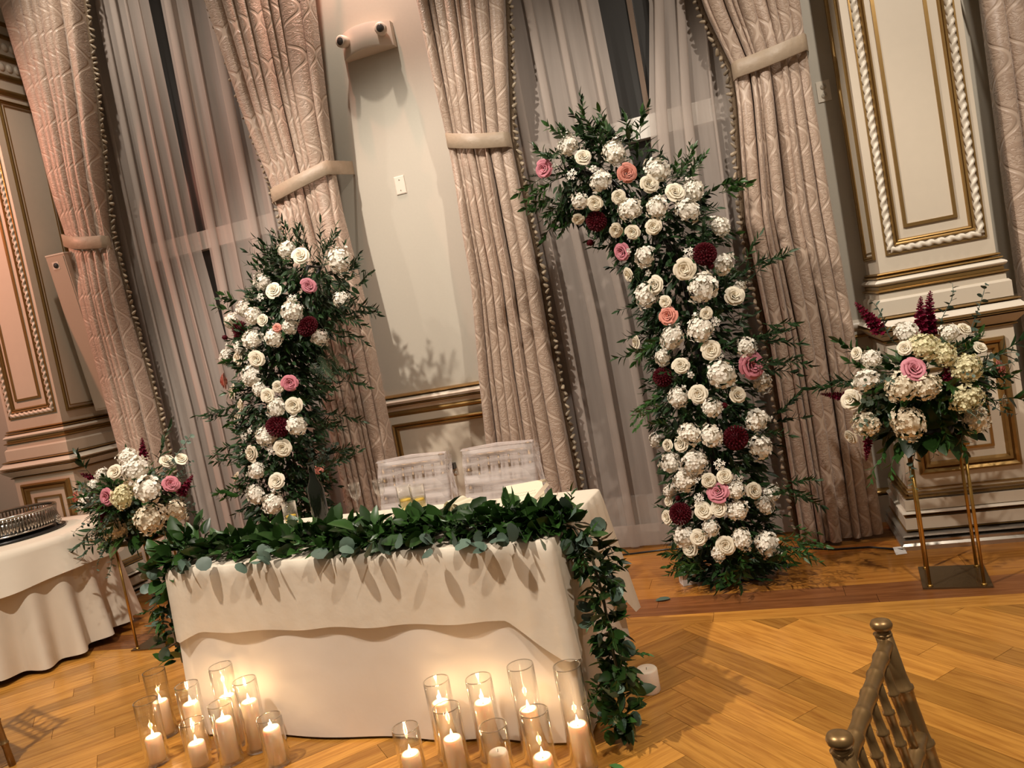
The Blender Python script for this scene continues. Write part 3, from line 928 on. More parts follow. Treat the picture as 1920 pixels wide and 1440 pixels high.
def pilaster(name, cx, side_sign):
    """projecting pilaster on its pedestal, front face at y=4.44"""
    Y0 = 4.44
    root = thing(name, (cx, Y0, 0), kind='structure')
    hw = 0.268

    def band(nm, prof, mat, h=hw, yf=Y0):
        rows = []
        for o, z in prof:
            rows.append([(cx - h - o, WY, z), (cx - h - o, yf - o, z), (cx + h + o, yf - o, z), (cx + h + o, WY, z)])
        mb = MB()
        mb.grid(rows)
        n = len(rows)
        mb.add([p for p in rows[-1]], [(0, 1, 2, 3)])
        mb.add([p for p in rows[0]], [(3, 2, 1, 0)])
        return mb.build(nm, mat, root, True, angle=0.5)
    band('shaft', flat_prof(1.453, 5.3, 0.0001), M['cream'])
    band('shaft_bead', torus_prof(1.441, 1.456, 0.016), M['gold'])
    band('shaft_bead', torus_prof(1.424, 1.439, 0.024), M['gold'])
    band('torus', torus_prof(1.385, 1.424, 0.036), M['creamlight'])
    band('scotia', flat_prof(1.370, 1.386, 0.020), M['gold'])
    band('lower_bead', torus_prof(1.350, 1.371, 0.038), M['gold'])
    band('neck', flat_prof(1.318, 1.351, 0.024), M['cream'])
    band('die', [(0, 1.232), (0.040, 1.232), (0.040, 1.308), (0.030, 1.320), (0, 1.320)], M['cream'])
    band('rail_gold', torus_prof(1.208, 1.233, 0.066), M['gold'])
    band('rail_ivory', [(0, 1.165), (0.070, 1.165), (0.090, 1.180), (0.066, 1.200), (0.060, 1.209), (0, 1.209)], M['creamlight'])
    band('rail_lip', torus_prof(1.150, 1.166, 0.092), M['gold'])
    band('rail_cove', [(0, 1.105), (0.036, 1.105), (0.080, 1.150), (0, 1.150)], M['cream'])
    band('rail_fillet', torus_prof(1.085, 1.106, 0.042), M['gold'])
    band('pedestal', flat_prof(0.30, 1.09, 0.024), M['cream'])
    band('base_bead', torus_prof(0.296, 0.312, 0.034), M['gold'])
    band('base_bead', torus_prof(0.277, 0.291, 0.042), M['gold'])
    band('base_bead', torus_prof(0.255, 0.272, 0.052), M['gold'])
    band('base_core', flat_prof(0.0, 0.30, 0.026), M['cream'])
    band('base_block', flat_prof(0.198, 0.252, 0.056), M['cream'])
    band('base_torus', torus_prof(0.170, 0.199, 0.076), M['creamlight'])
    band('base_fillet', torus_prof(0.158, 0.171, 0.066), M['gold'])
    band('base_step', flat_prof(0.100, 0.160, 0.068), M['cream'])
    band('base_line', torus_prof(0.088, 0.101, 0.074), M['gold'])
    band('base_torus', torus_prof(0.050, 0.090, 0.094), M['silver'])
    band('base_foot', [(0, 0), (0.104, 0.0), (0.106, 0.022), (0.092, 0.034), (0.096, 0.050), (0, 0.052)], M['silver'])
    # rope moulding around the tall front panel
    rx0, rx1, rz0, rz1 = cx - 0.203, cx + 0.213, 1.565, 4.95
    for (p0, p1, nm) in (((rx0, rz0), (rx1, rz0), 1), ((rx0, rz0), (rx0, rz1), 1), ((rx1, rz0), (rx1, rz1), 1)):
        L = math.hypot(p1[0] - p0[0], p1[1] - p0[1])
        nst = max(8, int(L / 0.005))
        rows = []
        dx, dz = (p1[0] - p0[0]) / L, (p1[1] - p0[1]) / L
        for i in range(nst + 1):
            s = L * i / nst
            row = []
            for k in range(10):
                a = 2 * PI * k / 10
                rr = 0.0155 + 0.0050 * math.cos(2 * a - 2 * PI * s / 0.046)
                # local frame: t along, n = in-plane, b = out of wall
                row.append((p0[0] + dx * s - dz * rr * math.cos(a), Y0 - 0.005 - rr * math.sin(a), p0[1] + dz * s + dx * rr * math.cos(a)))
            rows.append(row)
        mb = MB()
        mb.grid(rows, True, cap=True)
        mb.build('rope_moulding', M['creamlight'], root, True)
    edge = [(0, 0), (0.06, 1.0), (0.94, 1.0), (1.0, 0)]
    picture_frame(root, 'outer_fillet', rx0 - 0.026, rx1 + 0.026, rz0 - 0.026, 5.0, 0.010, 0.010, M['gold'], Y0, edge)
    picture_frame(root, 'inner_frame', rx0 + 0.019, rx1 - 0.019, rz0 + 0.019, 4.93, 0.030, 0.018, M['gold'], Y0)
    picture_frame(root, 'field_frame', cx - 0.128, cx + 0.122, 1.665, 4.85, 0.019, 0.011, M['gold'], Y0, edge)
    mb = MB()
    mb.box2((cx - 0.115, Y0 - 0.004, 1.679), (cx + 0.109, Y0 + 0.01, 4.84))
    mb.build('field', M['cream'], root, False)
    # pedestal panel
    yp = Y0 - 0.024
    picture_frame(root, 'pedestal_frame', cx - 0.228, cx + 0.245, 0.378, 1.040, 0.062, 0.030, M['gold'], yp)
    picture_frame(root, 'pedestal_field_frame', cx - 0.128, cx + 0.135, 0.488, 0.93, 0.014, 0.012, M['gold'], yp, edge)
    # narrow panel on the return that the room sees
    xs = cx + side_sign * hw
    picture_frame(root, 'return_frame', Y0 + 0.055, WY - 0.07, 1.53, 3.86, 0.026, 0.016, M['gold'], (xs, side_sign), None, 'y')
    picture_frame(root, 'return_fillet', Y0 + 0.095, WY - 0.11, 1.57, 3.82, 0.006, 0.006, M['gold'], (xs, side_sign), edge, 'y')
    # carved capital courses high up
    for z0, z1, mt in ((3.90, 3.945, 'gold'), (4.02, 4.065, 'gold'), (4.17, 4.215, 'gold'), (4.34, 4.375, 'gold'), (4.44, 4.475, 'gold')):
        band('capital_band', torus_prof(z0, z1, 0.022), M[mt])
    for z0, z1 in ((4.07, 4.165), (4.22, 4.335)):
        mb = MB()
        nb = 7
        for i in range(nb):
            yy = lerp(Y0 + 0.03, WY - 0.04, i / (nb - 1))
            mb.lathe([(0.001, -0.012), (0.026, -0.006), (0.030, 0.0), (0.016, 0.008), (0.001, 0.012)], (0, 0, 0), 10)
            k = 50
            for j in range(k):
                v = mb.v[-k + j]
                mb.v[-k + j] = (xs + side_sign * v[2], yy + v[0], (z0 + z1) / 2 + v[1] * 1.25)
        mb.build('carved_frieze', M['creamlight'], root, True)
    return root


pilaster('trim_2', 0.945, -1)
pilaster('trim_3', -5.190, 1)

BB = thing('baseboard_back', (-2.1, WY, 0), kind='structure')
for x0, x1 in ((0.16, 0.66), (1.24, 2.6), (-4.91, -4.36)):
    strip(BB, 'plinth', x0, x1, flat_prof(0.0, 0.16, 0.03), M['cream'])
    strip(BB, 'plinth_bead', x0, x1, torus_prof(0.16, 0.20, 0.03), M['gold'])
    strip(BB, 'wall_rail', x0, x1, torus_prof(1.15, 1.21, 0.03), M['creamlight'])
    strip(BB, 'wall_fillet', x0, x1, torus_prof(1.105, 1.125, 0.02), M['gold'])


# ================================================================== WINDOWS
def window(name, x0, x1, mx):
    w = thing(name, ((x0 + x1) / 2, 4.95, 0), kind='structure')
    for a, b, nm in (((x0, 4.93, 0.06), (x0 + 0.09, 5.02, 4.62), 'jamb'), ((x1 - 0.09, 4.93, 0.06), (x1, 5.02, 4.62), 'jamb'),
                     ((x0 + 0.09, 4.93, 4.50), (x1 - 0.09, 5.02, 4.62), 'head'), ((x0 + 0.09, 4.93, 0.06), (x1 - 0.09, 5.02, 0.30), 'bottom_rail'),
                     ((x0 + 0.09, 4.92, 2.53), (x1 - 0.09, 5.02, 2.665), 'meeting_rail'), ((mx - 0.016, 4.955, 2.665), (mx + 0.016, 5.0, 4.50), 'muntin'),
                     ((mx - 0.016, 4.955, 0.30), (mx + 0.016, 5.0, 2.53), 'muntin')):
        mb = MB()
        mb.box2(a, b)
        mb.build(nm, M['winwhite'] if nm != 'muntin' else M['muntin'], w, False)
    for za, zb in ((0.30, 2.53), (2.665, 4.50)):
        for xa, xb in ((x0 + 0.09, mx - 0.016), (mx + 0.016, x1 - 0.09)):
            mb = MB()
            mb.box2((xa, 4.985, za), (xb, 4.992, zb))
            mb.build('pane', M['pane'], w, False)


window('window_1', -4.36, -2.84, -3.60)
window('window_2', -1.36, 0.16, -0.395)


# ================================================================== CURTAINS
def sheer(label, rows, n, y0, ph):
    n = max(4, n - 2)
    root = thing('sheer_curtain', ((rows[0][1] + rows[0][2]) / 2, y0, 0), label, 'curtain', 'sheer curtains at the windows')
    zs = [4.85 - (4.85 - 0.015) * i / 46 for i in range(47)]
    m = n * 18
    out = []
    rr = random.Random(int(ph * 100))
    ph1 = [rr.uniform(-0.9, 0.9) for _ in range(n + 2)]
    wd = [rr.uniform(1.2, 2.9) for _ in range(n + 2)]
    for z in zs:
        xl, xr = interp(rows, z)
        r = []
        for j in range(m + 1):
            t = j / m
            i = int(t * n)
            k = wd[i]
            fr = t * n - i
            sh = math.sin(2 * PI * fr)
            x = t + k * sh / (2 * PI * n) * (0.35 + 0.65 * math.sin(PI * fr)) * 1.1
            y = y0 + 0.024 * math.cos(2 * PI * fr + 0.3 * math.sin(z * 1.3 + ph1[i])) + 0.010 * math.sin(5 * t + z * 0.9 + ph)
            r.append((xl + (xr - xl) * x, y, z))
        out.append(r)
    mb = MB()
    mb.grid(out)
    mb.build('voile', M['sheer'], root)
    mb = MB()
    xl, xr = interp(rows, 0.1)
    mb.grid([[(lerp(xl, xr, t / 20), y0 - 0.030 - 0.004 * math.sin(t * 2.1), z) for t in range(21)] for z in (0.16, 0.02)])
    mb.build('hem', M['sheer'], root)
    return root


sheer('grey beige sheer beside the column speaker and cake table', [(4.85, -4.40, -3.71), (2.6, -4.40, -3.72), (1.4, -4.40, -3.62), (0, -4.40, -3.60)], 8, 4.80, 0.3)
sheer('grey beige sheer behind the shorter flower arch', [(4.85, -3.61, -2.80), (2.6, -3.64, -2.80), (1.4, -3.66, -2.80), (0, -3.66, -2.80)], 7, 4.815, 1.7)
sheer('grey beige sheer between the chairs and the taller flower arch', [(4.85, -1.40, -0.60), (3.36, -1.40, -0.562), (2.62, -1.40, -0.545), (1.5, -1.40, -0.44), (0, -1.40, -0.42)], 7, 4.80, 2.9)
sheer('grey beige sheer behind the taller flower arch', [(4.85, -0.22, 0.22), (3.27, -0.273, 0.22), (2.62, -0.384, 0.22), (1.5, -0.48, 0.22), (0, -0.48, 0.22)], 6, 4.815, 4.1)

bell = MB()
bell.lathe([(0.0015, 0.016), (0.006, 0.013), (0.010, 0.004), (0.012, -0.006), (0.011, -0.014), (0.004, -0.017), (0.001, -0.017)], seg=8)
ME_TASSEL = bell.mesh('tassel', M['tassel'])


def drape(label, rows, inner, n, ph, tie_z=2.735, y0=4.66, fringe=True, tilt=0.09):
    xm = (rows[0][1] + rows[0][2]) / 2
    root = thing('drape', (xm, y0, 0), label, 'curtain', 'tied back damask drapes')
    rr = random.Random(int(ph * 1000))
    steps = 84
    zs = [4.88 - (4.88 - 0.02) * i / steps for i in range(steps + 1)]
    m = n * 14
    off = [rr.uniform(-0.35, 0.35) for _ in range(n + 3)]
    bound = [0.0]
    for i in range(n):
        bound.append(bound[-1] + rr.uniform(0.4, 1.7))
    bound = [b / bound[-1] for b in bound]
    depth = [rr.uniform(0.65, 1.25) for _ in range(n)]

    def point(u, z):
        xl, xr = interp(rows, z)
        k = 0
        while k < n - 1 and u > bound[k + 1]:
            k += 1
        fr = (u - bound[k]) / (bound[k + 1] - bound[k])
        near = math.exp(-((z - tie_z) / 0.30) ** 2)
        amp = lerp(0.120, 0.062, near) * depth[k]
        sway = 0.25 * math.sin(z * 1.1 + off[k] * 5) * math.sin(PI * fr)
        f = min(1, max(0, fr + 0.10 * sway))
        y = y0 + 0.02 - amp * (math.sin(PI * f) ** 0.50) - (0.02 + 0.035 * near) * math.sin(PI * u)
        x = xl + (xr - xl) * u - 0.21 * (xr - xl) * (bound[k + 1] - bound[k]) * math.sin(2 * PI * f) + 0.006 * math.sin(z * 2.3 + off[k] * 9) * math.sin(PI * u)
        if z < 0.5:
            y -= 0.02 * (0.5 - z)
        return (x, y, z)
    us = []
    for k in range(n):
        for j in range(14):
            us.append(lerp(bound[k], bound[k + 1], (1 - math.cos(PI * j / 14)) / 2))
    us.append(1.0)
    out, uv = [], []
    for z in zs:
        out.append([point(q, z) for q in us])
        uv += [(j / m * (n * 0.175) + ph, z) for j in range(m + 1)]
    mb = MB()
    mb.grid(out, uv=uv)
    mb.build('fabric', M['drape'], root, angle=1.0)
    # tieback band
    xl, xr = interp(rows, tie_z)
    pts = []
    for i in range(25):
        t = -0.02 + 1.04 * i / 24
        zz = tie_z + (tilt * (t - 0.5) if inner == 'left' else tilt * (0.5 - t))
        pts.append((lerp(xl, xr, t), y0 - 0.074 - 0.062 * max(0, math.sin(PI * min(1, max(0, t)))) + (0.05 if i in (0, 24) else 0), zz - 0.02 * math.sin(PI * min(1, max(0, t)))))
    hook = (xr + 0.03, WY - 0.01, pts[-1][2] + 0.03) if inner == 'left' else (xl - 0.03, WY - 0.01, pts[0][2] + 0.03)
    pts = pts + [hook] if inner == 'left' else [hook] + pts
    hh = 0.046
    rws = [[(x, y, z + hh) for x, y, z in pts], [(x, y - 0.003, z + hh * 0.93) for x, y, z in pts], [(x, y - 0.003, z - hh * 0.93) for x, y, z in pts],
           [(x, y, z - hh) for x, y, z in pts], [(x, y + 0.004, z - hh) for x, y, z in pts], [(x, y + 0.004, z + hh) for x, y, z in pts]]
    mb = MB()
    mb.grid(rws + [rws[0]])
    mb.build('tieback', M['tie'], root)
    if fringe:
        sg = 1 if inner == 'right' else -1
        path = [point(1.0 if inner == 'right' else 0.0, z) for z in zs]
        mb = MB()
        mb.grid([[(x, y - 0.012, z) for x, y, z in path], [(x + sg * 0.004, y - 0.020, z) for x, y, z in path],
                 [(x + sg * 0.026, y - 0.018, z) for x, y, z in path], [(x + sg * 0.030, y - 0.008, z) for x, y, z in path]])
        mb.build('fringe_braid', M['fringe'], root)
        z = 4.5
        while z > 0.06:
            x, y, _ = point(1.0 if inner == 'right' else 0.0, z)
            inst('tassel', ME_TASSEL, root, (x + sg * (0.036 + rr.uniform(-0.004, 0.004)), y - 0.018, z),
                 (rr.uniform(-0.5, 0.5), sg * rr.uniform(-1.3, -0.6), rr.uniform(0, 6)), (rr.uniform(0.75, 1.05), rr.uniform(0.75, 1.05), rr.uniform(1.0, 1.45)))
            z -= rr.uniform(0.034, 0.046)
    return root


drape('pink lit damask drape tied back beside the column speaker',
      [(4.9, -4.86, -4.05), (4.45, -4.80, -4.12), (3.72, -4.73, -4.20), (2.74, -4.705, -4.33), (2.14, -4.67, -4.305), (1.5, -4.64, -4.255), (1.2, -4.62, -4.25), (0.0, -4.60, -4.20)], 'right', 8, 0.37)
drape('damask drape behind the shorter flower arch, tied back toward the emergency light',
      [(4.9, -3.22, -2.22), (3.95, -3.08, -2.33), (3.32, -2.99, -2.385), (2.76, -2.90, -2.433), (2.5, -2.87, -2.436), (1.8, -2.83, -2.394), (0.83, -2.80, -2.398), (0.0, -2.79, -2.40)], 'left', 8, 1.21)
drape('damask drape hanging behind the tulle wrapped chairs beside the switch plate',
      [(4.9, -1.63, -0.90), (3.55, -1.611, -1.078), (3.07, -1.603, -1.149), (2.69, -1.603, -1.209), (2.4, -1.594, -1.202), (1.85, -1.60, -1.188), (1.24, -1.665, -1.196), (0.62, -1.715, -1.188), (0.0, -1.73, -1.18)], 'right', 9, 2.55, tie_z=2.70)
drape('damask drape between the taller flower arch and the gilded pilaster',
      [(4.9, -0.25, 0.55), (3.06, 0.034, 0.522), (2.73, 0.128, 0.517), (2.52, 0.121, 0.515), (1.87, 0.063, 0.517), (1.2, 0.09, 0.534), (0.0, 0.085, 0.523)], 'left', 9, 3.93, tie_z=2.725, tilt=0.05)
drape('damask drape on the far side of the gilded pilaster by the gold stand',
      [(4.9, 1.25, 2.1), (2.78, 1.36, 1.76), (1.9, 1.35, 1.74), (0.0, 1.35, 1.76)], 'right', 5, 5.07, tie_z=2.80, fringe=False)

# ================================================================== WALL FITTINGS
em = thing('emergency_light', (-2.11, WY, 3.60), 'white twin head emergency light high on the wall between drapes', 'emergency light')
mb = MB()
rows = []
for z, s in ((3.502, 0.90), (3.512, 0.98), (3.645, 1.0), (3.662, 0.96)):
    row = []
    for i in range(13):
        t = -1 + i / 6
        row.append((-2.11 + 0.185 * t, WY - 0.03 - (0.060 * (1 - t * t)) * s - 0.02 * s, z + 0.012 * (1 - t * t)))
    row += [(-1.925, WY, z), (-2.295, WY, z)]
    rows.append(row)
mb.grid(rows, True, cap=True)
mb.build('housing', M['plastic'], em, True, angle=0.7)
for sx in (-1, 1):
    p = Vector((-2.11 + sx * 0.135, WY - 0.085, 3.60))
    d = Vector((sx * 0.25, -1, -0.12)).normalized()
    mb = MB()
    mb.tube([p, p + d * 0.03, p + d * 0.055, p + d * 0.058], [0.036, 0.040, 0.039, 0.030], 20)
    hd = mb.build('lamp_head', M['plastic'], em)
    mb = MB()
    mb.tube([p + d * 0.055, p + d * 0.061], [0.027, 0.024], 20)
    mb.build('lens', M['lens'], hd)

sw = thing('wall_plate', (-2.088, WY, 2.62), 'blank white switch plate on the wall beneath the emergency light', 'wall plate')
mb = MB()
mb.grid([[(-2.125 - o + i, WY - d, 2.559 - o + i), (-2.051 + o - i, WY - d, 2.559 - o + i), (-2.051 + o - i, WY - d, 2.681 + o - i), (-2.125 - o + i, WY - d, 2.681 + o - i)] for o, i, d in ((0, 0, 0), (0, 0, 0.005), (0, 0.005, 0.008))], True, cap=True)
mb.build('plate', M['plastic'], sw, False)
for z in (2.585, 2.655):
    mb = MB()
    mb.tube([(-2.088, WY - 0.006, z), (-2.088, WY - 0.0095, z)], 0.0045, 10)
    mb.build('screw', M['silverware'], sw)


def outlet(name, x, z, label):
    o = thing(name, (x, WY, z), label, 'outlet')
    mb = MB()
    mb.box2((x - 0.036, WY - 0.007, z - 0.058), (x + 0.036, WY, z + 0.058))
    pl = mb.build('plate', M['creamlight'], o, False)
    for dz in (-0.025, 0.025):
        mb = MB()
        mb.tube([(x, WY - 0.006, z + dz), (x, WY - 0.010, z + dz)], 0.017, 16)
        r = mb.build('socket', M['creamlight'], o)
        for dx, hh in ((-0.007, 0.008), (0.007, 0.006)):
            mb = MB()
            mb.box2((x + dx - 0.0012, WY - 0.0108, z + dz - hh / 2 + 0.003), (x + dx + 0.0012, WY - 0.0095, z + dz + hh / 2 + 0.003))
            mb.build('slot', M['black'], r, False)
    return o


outlet('outlet', 0.600, 2.535, 'ivory duplex outlet on the dark wall between drape and pilaster')
outlet('outlet', -2.085, 0.640, 'ivory duplex outlet low on the wall between the two wrapped chairs')
pg = thing('power_plug', (-2.09, WY - 0.012, 0.668), 'black plug with a pale cord in the outlet between the wrapped chairs', 'plug')
mb = MB()
mb.box((-2.09, WY - 0.032, 0.672), (0.045, 0.044, 0.040))
mb.build('plug_body', M['black'], pg, False)
mb = MB()
mb.tube([(-2.09, WY - 0.05, 0.66), (-2.10, WY - 0.07, 0.58), (-2.115, WY - 0.07, 0.45), (-2.13, WY - 0.06, 0.25), (-2.15, WY - 0.06, 0.01)], 0.006, 8)
mb.build('cord', M['white_paper'], pg)

sp = thing('column_speaker', (-4.80, 4.72, 1.5), 'slim beige column loudspeaker leaning forward beside the carved pilaster', 'loudspeaker')
pb, pt = Vector((-4.775, 4.76, 1.50)), Vector((-4.745, 4.585, 2.68))
ax = (pt - pb).normalized()
rx = Vector((1, 0.12, 0)).normalized()
rx = (rx - ax * rx.dot(ax)).normalized()
ry = ax.cross(rx)
rot = Matrix((rx, ry, ax)).transposed()
mb = MB()
cc = (pb + pt) / 2
L = (pt - pb).length
mb.box(cc, (0.155, 0.13, L), rot)
mb.build('cabinet', M['speaker'], sp, False)
mb = MB()
mb.box(cc - ry * 0.066, (0.135, 0.006, L - 0.03), rot)
mb.build('grille', M['speaker'], sp, False)
mb = MB()
mb.box(pt + ax * 0.004, (0.158, 0.135, 0.01), rot)
mb.build('top_cap', M['creamlight'], sp, False)
mb = MB()
mb.tube([pt - ax * 0.075 - ry * 0.068 + rx * -0.01, pt - ax * 0.075 - ry * 0.074 + rx * -0.01], 0.020, 18)
bd = mb.build('badge', M['lens'], sp)
mb = MB()
mb.box(pt - ax * 0.075 - ry * 0.0695 + rx * -0.012, (0.052, 0.003, 0.055), rot)
mb.build('badge_plate', M['plastic'], sp, False)
mb = MB()
mb.tube([cc + ry * 0.06, (cc.x, WY, cc.z)], 0.02, 10)
mb.build('wall_bracket', M['speaker'], sp)


# ================================================================== FLOWER AND LEAF MESHES
def rose_mesh(name, mat):
    mb = MB()
    rr = random.Random(3)
    rings = [(3, 0.02, 0.16, 0.0, 0.62, 1.25), (4, 0.14, 0.30, 0.0, 0.64, 0.95), (5, 0.22, 0.50, -0.02, 0.58, 0.78), (5, 0.28, 0.76, -0.08, 0.46, 0.80), (6, 0.30, 1.0, -0.16, 0.26, 0.70)]
    for ri, (n, r0, r1, h0, h1, w) in enumerate(rings):
        for k in range(n):
            th = 2 * PI * (k + 0.37 * ri) / n + rr.uniform(-0.12, 0.12)
            sc = rr.uniform(0.92, 1.06)
            rows = []
            for bi in range(5):
                b = bi / 4
                row = []
                for ai in range(5):
                    a = -1 + ai / 2
                    tip = 1 - 0.10 * a * a * b
                    bb = b * tip
                    r = lerp(r0, r1, bb ** (0.75 if ri > 1 else 1)) * sc
                    curl = max(0, b - 0.7) / 0.3
                    r += 0.07 * curl * (0.4 + 0.2 * ri)
                    h = lerp(h0, h1, math.sin(bb * PI / 2)) - 0.06 * curl * ri * 0.6
                    an = th + a * w * (0.45 + 0.55 * math.sin(PI * (0.15 + 0.7 * b)))
                    rad = r + 0.05 * (a * a) * (1 if ri % 2 else 0.3) - 0.04 * (1 - a)
                    row.append((rad * math.cos(an), rad * math.sin(an), h))
                rows.append(row)
            mb.grid(rows)
    return mb.mesh(name, mat)


def fib(n, i):
    z = 1 - 2 * (i + 0.5) / n
    a = PI * (1 + 5 ** 0.5) * i
    r = math.sqrt(max(0, 1 - z * z))
    return Vector((r * math.cos(a), r * math.sin(a), z))


def hydrangea_mesh(name, mat, seed, n=64, pet=4, size=0.27):
    mb = MB()
    rr = random.Random(seed)
    for i in range(n):
        d = fib(n, i)
        if d.z < -0.55:
            continue
        d = (d + Vector((rr.uniform(-.18, .18), rr.uniform(-.18, .18), rr.uniform(-.18, .18)))).normalized()
        c = Vector((d.x, d.y, d.z * 0.78)) * rr.uniform(0.80, 1.0) * (1 + 0.16 * math.sin(3.1 * d.x + seed) * math.cos(2.7 * d.y - seed))
        q = d.to_track_quat('Z', 'Y')
        sp_ = rr.uniform(0, PI)
        for k in range(pet):
            an = sp_ + 2 * PI * k / pet
            ux = q @ Vector((math.cos(an), math.sin(an), 0))
            uy = q @ Vector((-math.sin(an), math.cos(an), 0))
            s = size * rr.uniform(0.85, 1.15)
            lift = rr.uniform(-0.05, 0.16)
            vs = [c, c + ux * s * .55 + uy * s * .46 + d * (lift * .6), c + ux * s + uy * s * .26 + d * lift, c + ux * s * 1.04 - uy * s * .20 + d * lift * .9, c + ux * s * .6 - uy * s * .46 + d * (lift * .4 + .03)]
            mb.add(vs, [(0, 1, 2), (0, 2, 3), (0, 3, 4)])
    # bracts and bud core under the florets
    rows = []
    for i in range(5):
        t = -0.9 + 1.7 * i / 4
        rows.append([(0.7 * math.cos(t) * math.cos(2 * PI * k / 9), 0.7 * math.cos(t) * math.sin(2 * PI * k / 9), 0.52 * math.sin(t)) for k in range(9)])
    mb.grid(rows, True, cap=True)
    return mb.mesh(name, mat)


def dahlia_mesh(name, mat):
    mb = MB()
    n = 150
    for i in range(n):
        d = fib(n, i)
        if d.z < -0.6:
            continue
        q = d.to_track_quat('Z', 'Y')
        ux, uy = q @ Vector((1, 0, 0)), q @ Vector((0, 1, 0))
        b, t = d * 0.62, d * 1.0
        w = 0.10
        mb.add([b - ux * w * .4, b + uy * w * .3, b + ux * w * .4, t + ux * w - uy * w * .3, t + d * 0.03 - uy * w * .2, t - ux * w - uy * w * .3, t * .96 + uy * w],
               [(0, 1, 6, 5), (1, 2, 3, 6), (5, 6, 4), (6, 3, 4)])
    rows = [[(0.66 * math.cos(t) * math.cos(2 * PI * k / 10), 0.66 * math.cos(t) * math.sin(2 * PI * k / 10), 0.66 * math.sin(t)) for k in range(10)] for t in (-1.2, -0.6, 0, 0.6, 1.2)]
    mb.grid(rows, True, cap=True)
    return mb.mesh(name, mat)


def star_mesh(name, mat):
    mb = MB()
    rr = random.Random(9)
    spots = [Vector((0, 0, .35))] + [Vector((0.62 * math.cos(a), 0.62 * math.sin(a), 0.1)) for a in (0.2, 1.5, 2.7, 4.0, 5.2)]
    for c in spots:
        d = (c * 0.8 + Vector((0, 0, 0.8))).normalized()
        q = d.to_track_quat('Z', 'Y')
        s0 = rr.uniform(0, 1)
        for k in range(5):
            an = s0 + 2 * PI * k / 5
            ux = q @ Vector((math.cos(an), math.sin(an), 0))
            uy = q @ Vector((-math.sin(an), math.cos(an), 0))
            s = 0.42
            mb.add([c - d * .06, c + ux * s * .5 + uy * s * .26, c + ux * s + d * .04, c + ux * s * .5 - uy * s * .26], [(0, 1, 2, 3)])
        mb.tube([c - d * .5, c - d * .04], [0.03, 0.08], 5)
    return mb.mesh(name, mat)


def berry_mesh(name, mat):
    mb = MB()
    mb.lathe([(0.05, -1.0), (0.6, -0.8), (1.0, -0.1), (0.9, 0.5), (0.55, 0.85), (0.6, 1.05), (0.3, 0.95), (0.02, 0.9)], seg=10)
    mb.tube([(0, 0, -0.9), (0.3, 0.1, -2.2), (0.5, 0.4, -3.6)], 0.12, 5)
    return mb.mesh(name, mat)


def snap_mesh(name, mat):
    """flower spike of unit length along +Z"""
    mb = MB()
    rr = random.Random(4)
    mb.tube([(0, 0, 0), (0.01, 0, 0.5), (0, 0, 1.0)], [0.02, 0.016, 0.008], 5)
    for i in range(34):
        t = i / 34
        z = 0.12 + 0.86 * t
        a = i * 2.4
        s = lerp(0.105, 0.022, t ** 1.2)
        d = Vector((math.cos(a), math.sin(a), 0.25)).normalized()
        c = Vector((0, 0, z)) + d * s * 0.7
        for k in range(4):
            q = d.to_track_quat('Z', 'Y')
            an = 2 * PI * k / 4 + i
            ux = q @ Vector((math.cos(an), math.sin(an), 0))
            uy = q @ Vector((-math.sin(an), math.cos(an), 0))
            mb.add([c - d * s * .6, c + ux * s * .8 + uy * s * .5, c + ux * s * 1.1 + d * s * .6, c + ux * s * .8 - uy * s * .5], [(0, 1, 2, 3)])
    return mb.mesh(name, mat)


def leaf_shape(mb, base, d, up, L, W, fold=0.25, droop=0.2, tip=0.5):
    """pointed leaf with a folded midrib"""
    d, up = Vector(d).normalized(), Vector(up)
    side = d.cross(up)
    if side.length < 1e-4:
        side = d.orthogonal()
    side.normalize()
    nrm = side.cross(d).normalized()
    base = Vector(base)
    vs = [base]
    stations = ((0.22, 0.82), (0.48, 1.0), (0.80, 0.58))
    for t, w in stations:
        p = base + d * (L * t) - nrm * (droop * L * t * t)
        vs += [p + side * (W * .5 * w) + nrm * (fold * W * .5 * w), p, p - side * (W * .5 * w) + nrm * (fold * W * .5 * w)]
    vs.append(base + d * L - nrm * (droop * L))
    mb.add(vs, [(0, 2, 1), (0, 3, 2), (1, 2, 5, 4), (2, 3, 6, 5), (4, 5, 8, 7), (5, 6, 9, 8), (7, 8, 10), (8, 9, 10)])


def round_leaf(mb, base, d, up, L, W, cup=0.12):
    d, up = Vector(d).normalized(), Vector(up)
    side = d.cross(up)
    if side.length < 1e-4:
        side = d.orthogonal()
    side.normalize()
    nrm = side.cross(d).normalized()
    c = Vector(base) + d * (L * 0.55)
    ring = []
    for k in range(10):
        a = 2 * PI * k / 10
        ring.append(c + d * (L * .45 * math.cos(a)) + side * (W * .5 * math.sin(a)) + nrm * (cup * W * (abs(math.sin(a)) - .3)))
    mb.add([c] + ring, [(0, 1 + k, 1 + (k + 1) % 10) for k in range(10)])
    mb.add([Vector(base), Vector(base) + side * 0.0016, c + d * (-L * .44), c + d * (-L * .44) + side * 0.0016], [(0, 1, 3, 2)])


